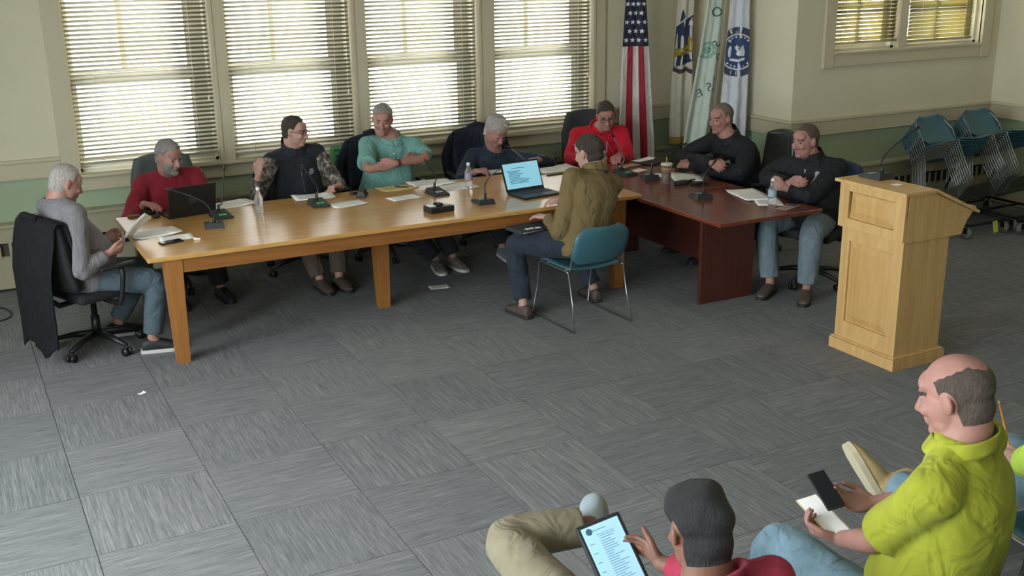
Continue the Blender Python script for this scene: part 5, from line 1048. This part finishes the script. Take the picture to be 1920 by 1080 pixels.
# --- folder on the lap of the man in tan
_bt = BVHTree.FromPolygons([tuple(v) for v in vco(P9['tr'])], [tuple(q.vertices) for q in P9['tr'].polygons]); _bx, _by = 3.80, 6.965
_zs = [h[0].z for dx in np.linspace(-0.14, 0.14, 9) for dy in np.linspace(-0.10, 0.10, 7) for h in [_bt.ray_cast(Vector((_bx+dx-P9['P0'][0], _by+dy-P9['P0'][1], 1.2)), Vector((0, 0, -1)))] if h[0] is not None]
e = empty('laptop_bag', (_bx, _by, max(_zs)-0.006), 'dark slim bag with white tags resting on the lap of the man in tan', 'bag', None, 0.1)
MB().box((-0.17, -0.11, 0), (0.17, 0.11, 0.03), 0, 0.012).build('bag_body', mat('bag_nylon', '#2a3038', 0.6), e); MB().box((-0.10, -0.08, 0.0298), (-0.03, -0.055, 0.0325)).build('tag', PAPER, e); MB().box((-0.015, -0.09, 0.0298), (0.025, -0.065, 0.0325)).build('tag', PAPER, e)
MB().tube([(-0.15, -0.113, 0.015), (0.15, -0.113, 0.015)], 0.004, 6).build('zipper', CHROME, e)
# --- white card at the lectern
paper('small white card on the lectern top beside the microphone', (1682, 347), TZ, 0, (0.06, 0.05), 0.004, lines=0, seed=30, name='card')
# --- foreground: tablet, phone, pad, pencil
a0, a1 = PZ(1078, 990, 0.86), PZ(1160, 957, 0.89)
def perp_to(A, B, x, y, ln):
    X = nrm(B-A); d = ray(x, y); lam = ((A-_C)@X)/(d@X); p = _C+d*lam; return A+nrm(p-A)*ln
a3 = perp_to(a0, a1, 1119, 1082, 0.255); a2 = a1+a3-a0
def flatdev(name, label, cat, corners, th, body, scr, inset, marks=None):
    X = nrm(corners[1]-corners[0]); Yv = corners[3]-corners[0]; Yv = nrm(Yv-X*(Yv@X)); Z_ = np.cross(X, Yv); w = np.linalg.norm(corners[1]-corners[0]); h = np.linalg.norm(corners[3]-corners[0]); c0 = corners[0]+X*w/2+Yv*h/2
    if Z_@(_C-c0) < 0: Z_ = -Z_
    e = empty(name, c0, label, cat)
    def q(x, y, z): return X*(x*w)+Yv*(y*h)+Z_*z
    def slab(x0, x1, y0, y1, z0, z1, nm, m, par):
        mb = MB().box((x0*w, y0*h, z0), (x1*w, y1*h, z1), 0, min(0.006, (z1-z0)*0.45) if z1-z0 > 0.004 else 0.0); mb.v = [tuple(X*p[0]+Yv*p[1]+Z_*p[2]) for p in mb.v]; return mb.build(nm, m, par)
    b = slab(-0.5, 0.5, -0.5, 0.5, -th, 0, 'case', body, e)
    if scr: slab(-0.5+inset/w, 0.5-inset/w, -0.5+inset/h, 0.5-inset/h, 0.0001, 0.0008, 'screen', scr, e)
    for (x0, x1, y0, y1) in (marks or []): slab(x0, x1, y0, y1, 0.0009, 0.0013, 'screen_text', mat('tablet_text', '#5e7f93', 0.5, emit=0.3), b)
    return e, X, Yv, Z_, w, h
TSC = mat('tablet_screen_glow', '#8fb9d6', 0.3, emit=0.62)
rr = random.Random(3); mk = [(-0.20, 0.10, -0.385, -0.375), (-0.15, 0.22, -0.325, -0.318), (-0.12, 0.25, -0.30, -0.292), (-0.10, 0.2, -0.272, -0.262)]
for k in range(22):
    y = -0.235+0.030*k; mk.append((-0.12, rr.uniform(0.05, 0.3), y, y+0.009))
    if k % 4 == 0: mk.append((-0.36, -0.26, y, y+0.009))
tab = flatdev('tablet', 'black-cased tablet showing a white document held over the crossed leg', 'tablet', [a0, a1, a2, a3], 0.014, BLK, TSC, 0.013, mk)
e, X, Yv, Z_, w, h = tab; o = X*(-0.27*w)+Yv*(-0.385*h)+Z_*0.0011; m_ = MB(); m_.add([o]+[o+X*0.011*math.cos(t)+Yv*0.011*math.sin(t) for t in np.linspace(0, 2*math.pi, 21)[:-1]], [(0, i+1, (i+1) % 20+1) for i in range(20)]); m_.build('document_seal', mat('seal_blue', '#31556b', 0.5, emit=0.2), e)
p0, p1, p3 = PZ(1512, 889, 0.885), PZ(1545, 879, 0.90), PZ(1549, 957, 0.83); p2 = p1+p3-p0
flatdev('phone', 'black phone held up by the man in yellow', 'phone', [p0, p1, p2, p3], 0.012, BLK, SCR, 0.004)
q0, q1, q2, q3 = PZ(1492, 938, 0.757), PZ(1530, 926, 0.772), PZ(1612, 988, 0.762), PZ(1560, 1004, 0.747)
flatdev('note_sheets', 'folded cream sheets held by the man in yellow', 'paper', [q0, q1, q2, q3], 0.004, mat('cream_paper', '#c9bd95', 0.8), PAPER, 0.004)
A, B = PZ(1874, 757, 0.80), PZ(1893, 840, 0.695); e = empty('pencil', (A+B)/2, 'orange pencil held upright by the person in lime', 'pencil'); c = (A+B)/2
MB().tube([A-c, (B-c)], 0.0042, 6).build('shaft', mat('orange_lacquer', '#c47a2c', 0.45), e); MB().tube([A-c, A-c+(A-B)*0.06], 0.0044, 6).build('eraser', mat('eraser_tan', '#b08a55', 0.7), e)
# --- green notice under the window, cable
c = PY(637, 292, WY-0.028); e = empty('green_notice', (c[0], WY-0.082, c[2]-0.085), 'green paper notice taped to the window sill above the radiator', 'notice')
MB().sheet(lambda u, v: ((u-0.5)*0.215, -0.004*math.sin(3*u)-0.002, v*0.185), 6, 4, 0.0008).build('sheet', mat('green_paper', '#4f9a5d', 0.8), e)
gi = mat('green_marker', '#24592f', 0.8)
for z, segs in ((0.150, ((-0.07, -0.02), (0.01, 0.06))), (0.095, ((-0.06, -0.03), (-0.01, 0.04), (0.055, 0.07))), (0.050, ((-0.06, -0.03), (0.0, 0.075)))):
    for x0, x1 in segs:
        pts = [(x0+(x1-x0)*k/10, -0.0075, z+0.009*(1 if k % 2 else -1)) for k in range(11)]
        MB().tube(pts, 0.0022, 4).build('handwriting', gi, e)
e = empty('cable', (0.15, 8.9, 0), 'black cable looped on the carpet by the wall', 'cable'); pts = [PZ(-30, 575, 0.006), PZ(5, 577, 0.006), PZ(20, 584, 0.006), PZ(22, 592, 0.006), PZ(10, 600, 0.006), PZ(-20, 604, 0.006)]
D = [Vector(p-V([0.15, 8.9, 0])) for p in pts]; D2 = []
for i in range(len(D)-1):
    for k in range(5): D2.append(D[i].lerp(D[i+1], k/5))
for _ in range(3): D2 = [D2[0]]+[(D2[i-1]+D2[i]*2+D2[i+1])/4 for i in range(1, len(D2)-1)]+[D2[-1]]
MB().tube(D2, 0.005, 6).build('cord', BLK, e)
# ================================================================== FLAGS
POLE = wood('flag_pole_oak', '#6b4a2a', '#8a6238', 2, 0.4); GOLD = mat('brass', '#b08f3e', 0.35, 0.7)
FRED = cloth('flag_red', '#8e1f30', 0.05, 0.6); FWHT = cloth('flag_white', '#c6c1bd', 0.04, 0.6); FBLU = cloth('flag_navy', '#23263a', 0.05, 0.6); FSTAR = cloth('flag_star_white', '#d5d5d8', 0.03, 0.6)
FCRM = cloth('flag_cream', '#bdb8a6', 0.04, 0.6); FPALE = cloth('flag_pale_green', '#b9c4b8', 0.04, 0.6); FSILV = cloth('flag_cool_white', '#c3c7cf', 0.04, 0.6)
class Flag:
    """flag hanging limp from an upright pole: the fly falls downwards, the hoist is gathered in folds.
    s: along the fly (0 top .. 1 bottom), t: across the hoist (0..1); t < TF faces the room, the rest is folded behind."""
    TF = 0.54
    def __init__(s, label, x, y, yaw, top, L, w0, w1, seed, lean=0.0, fringe=False):
        s.e = empty('flag_on_pole', (x, y, 0), label, 'flag', 'flags on stands in the corner', math.radians(yaw)); s.top, s.L, s.w0, s.w1, s.lean = top, L, w0, w1, lean
        r = random.Random(seed); s.p = [r.uniform(0, 6.28) for _ in range(4)]; e = s.e
        MB().lathe([(0.13, 0), (0.13, 0.02), (0.06, 0.05), (0.025, 0.07), (0.022, 0.18)], 20).build('stand', GOLD, e)
        MB().tube([(0, 0.03, 0.07), (0, 0.03, top+0.14)], 0.012, 10).build('pole', POLE, e); MB().lathe([(0.02, top+0.14), (0.012, top+0.16), (0.03, top+0.20), (0.02, top+0.24), (0.002, top+0.31)], 12, 0, (0, 0.03, 0)).build('finial', GOLD, e)
    def F(s, q, t):
        w = s.w0+(s.w1-s.w0)*min(1, q*1.15)**0.8
        g = float(np.interp(t, [0, 0.27, 0.54, 0.62, 0.78, 0.86, 1.0], [-0.5, 0.0, 0.5, 0.42, -0.40, -0.34, 0.46])); dep = float(np.interp(t, [0, 0.54, 0.60, 0.80, 0.86, 1.0], [0, 0, 0.3, 0.55, 0.75, 1.0]))
        f = 0.018*math.sin(g*9+s.p[0]+1.5*q)*(0.4+q)+0.012*math.sin(g*17+s.p[1])*(0.3+q)
        return Vector((g*w+s.lean*q+0.012*math.sin(3*q+s.p[2]), -0.055+f+dep*(0.035+0.05*q)-0.03*q, s.top-q*s.L-0.05*(t-0.27)**2*q))
    def cloth(s, q0, q1, t0, t1, m, name, nq=30, nt=20):
        mb = MB(); v, f = gridp(q0, q1, t0, t1, nq, nt); mb.add([s.F(*k) for k in v], f, 0, True); return mb.build(name, m, s.e, fix=False)
    def st(s, a, z): return ((s.top-z)/s.L, s.TF*(a+0.5))
    def patch(s, v, f, m, name, off=0.003, raw=False):
        """v: (a, z) on the room-side face"""
        out = []
        for a, z in v:
            q, t = (a, z) if raw else s.st(a, z); q = min(max(q, 0.0), 1.0); t = min(max(t, 0.004), 0.536); d1 = s.F(q, t+0.003)-s.F(q, t-0.003); d2 = s.F(min(1, q+0.003), t)-s.F(max(0, q-0.003), t); n = d2.cross(d1); n.normalize()
            if n.y > 0: n = -n
            out.append(s.F(q, t)+n*off)
        mb = MB(); mb.add(out, f, 0, True); return mb.build(name, m, s.e, fix=False)
    def poly(s, pts, m, name, off=0.003, div=3):
        pts = [p for i in range(len(pts)) for p in [((pts[i][0]*(div-k)+pts[(i+1) % len(pts)][0]*k)/div, (pts[i][1]*(div-k)+pts[(i+1) % len(pts)][1]*k)/div) for k in range(div)]]
        c = (sum(p[0] for p in pts)/len(pts), sum(p[1] for p in pts)/len(pts)); mid = [((p[0]+c[0])/2, (p[1]+c[1])/2) for p in pts]; n = len(pts)
        f = [(0, 1+i, 1+(i+1) % n) for i in range(n)]+[(1+i, 1+n+i, 1+n+(i+1) % n, 1+(i+1) % n) for i in range(n)]
        return s.patch([c]+mid+pts, f, m, name, off)
    def w(s, z): return s.w0+(s.w1-s.w0)*min(1, max(0, (s.top-z)/s.L)*1.15)**0.8
    def star(s, a, z, r, m, name='star', off=0.004, rot=0.0):
        w = s.w(z); pts = [(a+(r if k % 2 == 0 else r*0.4)*math.sin(k*math.pi/5+rot)/w, z+(r if k % 2 == 0 else r*0.4)*math.cos(k*math.pi/5+rot)) for k in range(10)]
        return s.patch([(a, z)]+pts, [(0, k+1, (k+1) % 10+1) for k in range(10)], m, name, off)
    def disc(s, a, z, r, m, name, off=0.003, n=28, r0=0.0):
        w = s.w(z)
        if r0: v = [(a+q*math.cos(2*math.pi*k/n)/w, z+q*math.sin(2*math.pi*k/n)) for q in (r0, r) for k in range(n)]; f = [(k, (k+1) % n, n+(k+1) % n, n+k) for k in range(n)]
        else:
            v = [(a, z)]+[(a+q*math.cos(2*math.pi*k/n)/w, z+q*math.sin(2*math.pi*k/n)) for q in (r/3, r*2/3, r) for k in range(n)]
            f = [(0, 1+k, 1+(k+1) % n) for k in range(n)]+[(1+j*n+k, 1+(j+1)*n+k, 1+(j+1)*n+(k+1) % n, 1+j*n+(k+1) % n) for j in range(2) for k in range(n)]
        return s.patch(v, f, m, name, off)
    def text(s, tx, a, z, size, m, rot=0.0, mirror=True, off=0.004):
        v, f = text_mesh(tx, size); w = s.w(z); c, sn = math.cos(rot), math.sin(rot); out = []
        for x, y, *_ in v:
            x = -x if mirror else x; out.append((a+(x*c-y*sn)/w, z+x*sn+y*c))
        return s.patch(out, f, m, 'lettering', off)
def gridp(s0, s1, t0, t1, n, m):
    v = [(s0+(s1-s0)*i/n, t0+(t1-t0)*j/m) for i in range(n+1) for j in range(m+1)]; return v, [(i*(m+1)+j, (i+1)*(m+1)+j, (i+1)*(m+1)+j+1, i*(m+1)+j+1) for i in range(n) for j in range(m)]
# stars and stripes
yw = -28
fu = Flag('draped flag with white stars on navy and red and white stripes', 6.19, 9.22, yw, 2.42, 1.85, 0.15, 0.36, 4, 0.06)
te = list(np.linspace(0, 0.54, 6))+list(np.linspace(0.54, 1.0, 9)[1:])
for k in range(13): fu.cloth(0.385 if k < 5 else 0.0, 1.0, te[k], te[k+1], FRED if k % 2 else FWHT, 'stripe', 40, 5)
fu.cloth(0, 0.385, 0, 0.54, FBLU, 'canton', 24, 24)
for r_ in range(8):
    for c_ in range(4 if r_ % 2 else 3):
        tt = (c_+0.5+(0 if r_ % 2 else 0.5))/4.0; zz = fu.top-fu.L*0.385*(r_+0.6)/8.3; fu.star(tt-0.5, zz, 0.027, FSTAR, rot=0.2)
# white flag with blue shield and gold figure
NAVE = cloth('emblem_navy', '#2b3550', 0.05); GOLDE = cloth('emblem_gold', '#8f7a2e', 0.08); MARE = cloth('emblem_maroon_ribbon', '#4b3a42', 0.05); DGE = cloth('emblem_dark_green', '#42524c', 0.05); TEE = cloth('emblem_sea_green', '#7fa79a', 0.05)
fm = Flag('draped white flag with a blue shield, gold figure and ribbon', 6.92, 9.36, yw, 2.42, 1.75, 0.14, 0.24, 6, -0.02)
fm.cloth(0, 1, 0, 1, FCRM, 'cloth', 40, 40); fm.cloth(0.96, 1.0, 0, 1, mat('gold_fringe', '#9c8535', 0.8, bump=0.3, bs=120), 'fringe', 2, 40).location.y = -0.004
fm.poly([(-0.46, 1.86), (-0.1, 1.91), (0.46, 1.98), (0.47, 1.70), (0.48, 1.52), (0.1, 1.485), (-0.46, 1.455), (-0.47, 1.66)], NAVE, 'shield', 0.003, 4)
fm.star(0.33, 1.90, 0.036, FSTAR, off=0.006)
fm.poly([(-0.44, 1.64), (-0.2, 1.62), (0.0, 1.66), (0.05, 1.74), (0.3, 1.77), (0.46, 1.72), (0.46, 1.62), (0.2, 1.585), (-0.2, 1.575), (-0.44, 1.555)], GOLDE, 'gold_figure', 0.006, 3)
fm.poly([(-0.28, 1.90), (-0.20, 2.0), (-0.12, 2.03), (-0.02, 1.96), (-0.1, 1.925)], NAVE, 'crest', 0.004, 2)
fm.patch([(a, 1.40+0.012*math.sin(a*11)+o) for a in np.linspace(-0.47, 0.47, 17) for o in (0, 0.045)], [(2*i, 2*i+2, 2*i+3, 2*i+1) for i in range(16)], MARE, 'ribbon', 0.004)
# pale flag with green seal and lettering seen from its back
fa = Flag('draped pale flag with a sea-green seal and dark lettering', 6.92, 8.86, yw-4, 2.42, 1.75, 0.13, 0.26, 8, -0.16)
fa.cloth(0, 1, 0, 1, FPALE, 'cloth', 40, 40)
fa.disc(-0.12, 1.66, 0.085, TEE, 'seal_ring', 0.003, 28, 0.055); fa.disc(-0.12, 1.66, 0.040, TEE, 'seal_centre', 0.003)
fa.text('O', 0.12, 2.02, 0.13, DGE); fa.text('S', 0.30, 1.72, 0.11, DGE, 1.2); fa.text('N', 0.36, 1.60, 0.10, DGE, 1.2); fa.text('S', 0.22, 1.30, 0.12, DGE, 0.5); fa.text('E', -0.16, 1.24, 0.12, DGE, 0.5); fa.text("'", 0.42, 1.36, 0.10, DGE, 0.5)
# white flag with large round blue seal
SB = cloth('seal_steel_blue', '#33496b', 0.06); SD = cloth('seal_slate', '#414a5c', 0.06)
fb = Flag('draped white flag with a large round blue seal ringed by lettering', 6.98, 8.58, yw-4, 2.42, 1.75, 0.16, 0.28, 11, -0.05)
fb.cloth(0, 1, 0, 1, FSILV, 'cloth', 40, 40)
zc = 1.66; fb.disc(0.02, zc, 0.235, SD, 'outer_ring', 0.003, 40, 0.172); fb.disc(0.02, zc, 0.160, SB, 'seal_disc', 0.003, 32)
fb.disc(0.02, zc, 0.172, FSTAR, 'white_ring', 0.004, 40, 0.160)
for k in range(22):
    t = 2*math.pi*k/22; a = 0.02+0.142*math.cos(t)/fb.w(zc); 
    if abs(a) < 0.47: fb.disc(a, zc+0.142*math.sin(t), 0.0095, FSTAR, 'seal_dot', 0.006, 10)
fb.poly([(-0.05, 1.72), (0.05, 1.68), (0.2, 1.73), (0.3, 1.66), (0.3, 1.62), (0.05, 1.62), (-0.1, 1.65)], FSTAR, 'seal_figure', 0.006, 2); fb.star(-0.02, 1.70, 0.03, FSTAR, 'seal_star', 0.007)
fb.poly([(-0.32, 1.60), (0.0, 1.59), (0.32, 1.61), (0.32, 1.585), (0.0, 1.565), (-0.32, 1.575)], FSTAR, 'seal_figure', 0.006, 3)
for ch, t in (('O', 2.55), ('Y', 2.25), ('T', 1.95), ('E', 1.65), ('N', 0.5), ('Z', 0.2), ('A', -0.1), ('I', -1.35), ('I', -1.6), ('I', -1.85), ('O', -2.15)):
    a = 0.02+0.203*math.cos(t)/fb.w(zc)
    if abs(a) < 0.46: fb.text(ch, a, zc+0.203*math.sin(t), 0.062, FSTAR, t-math.pi/2 if t > 0 else t+math.pi/2)
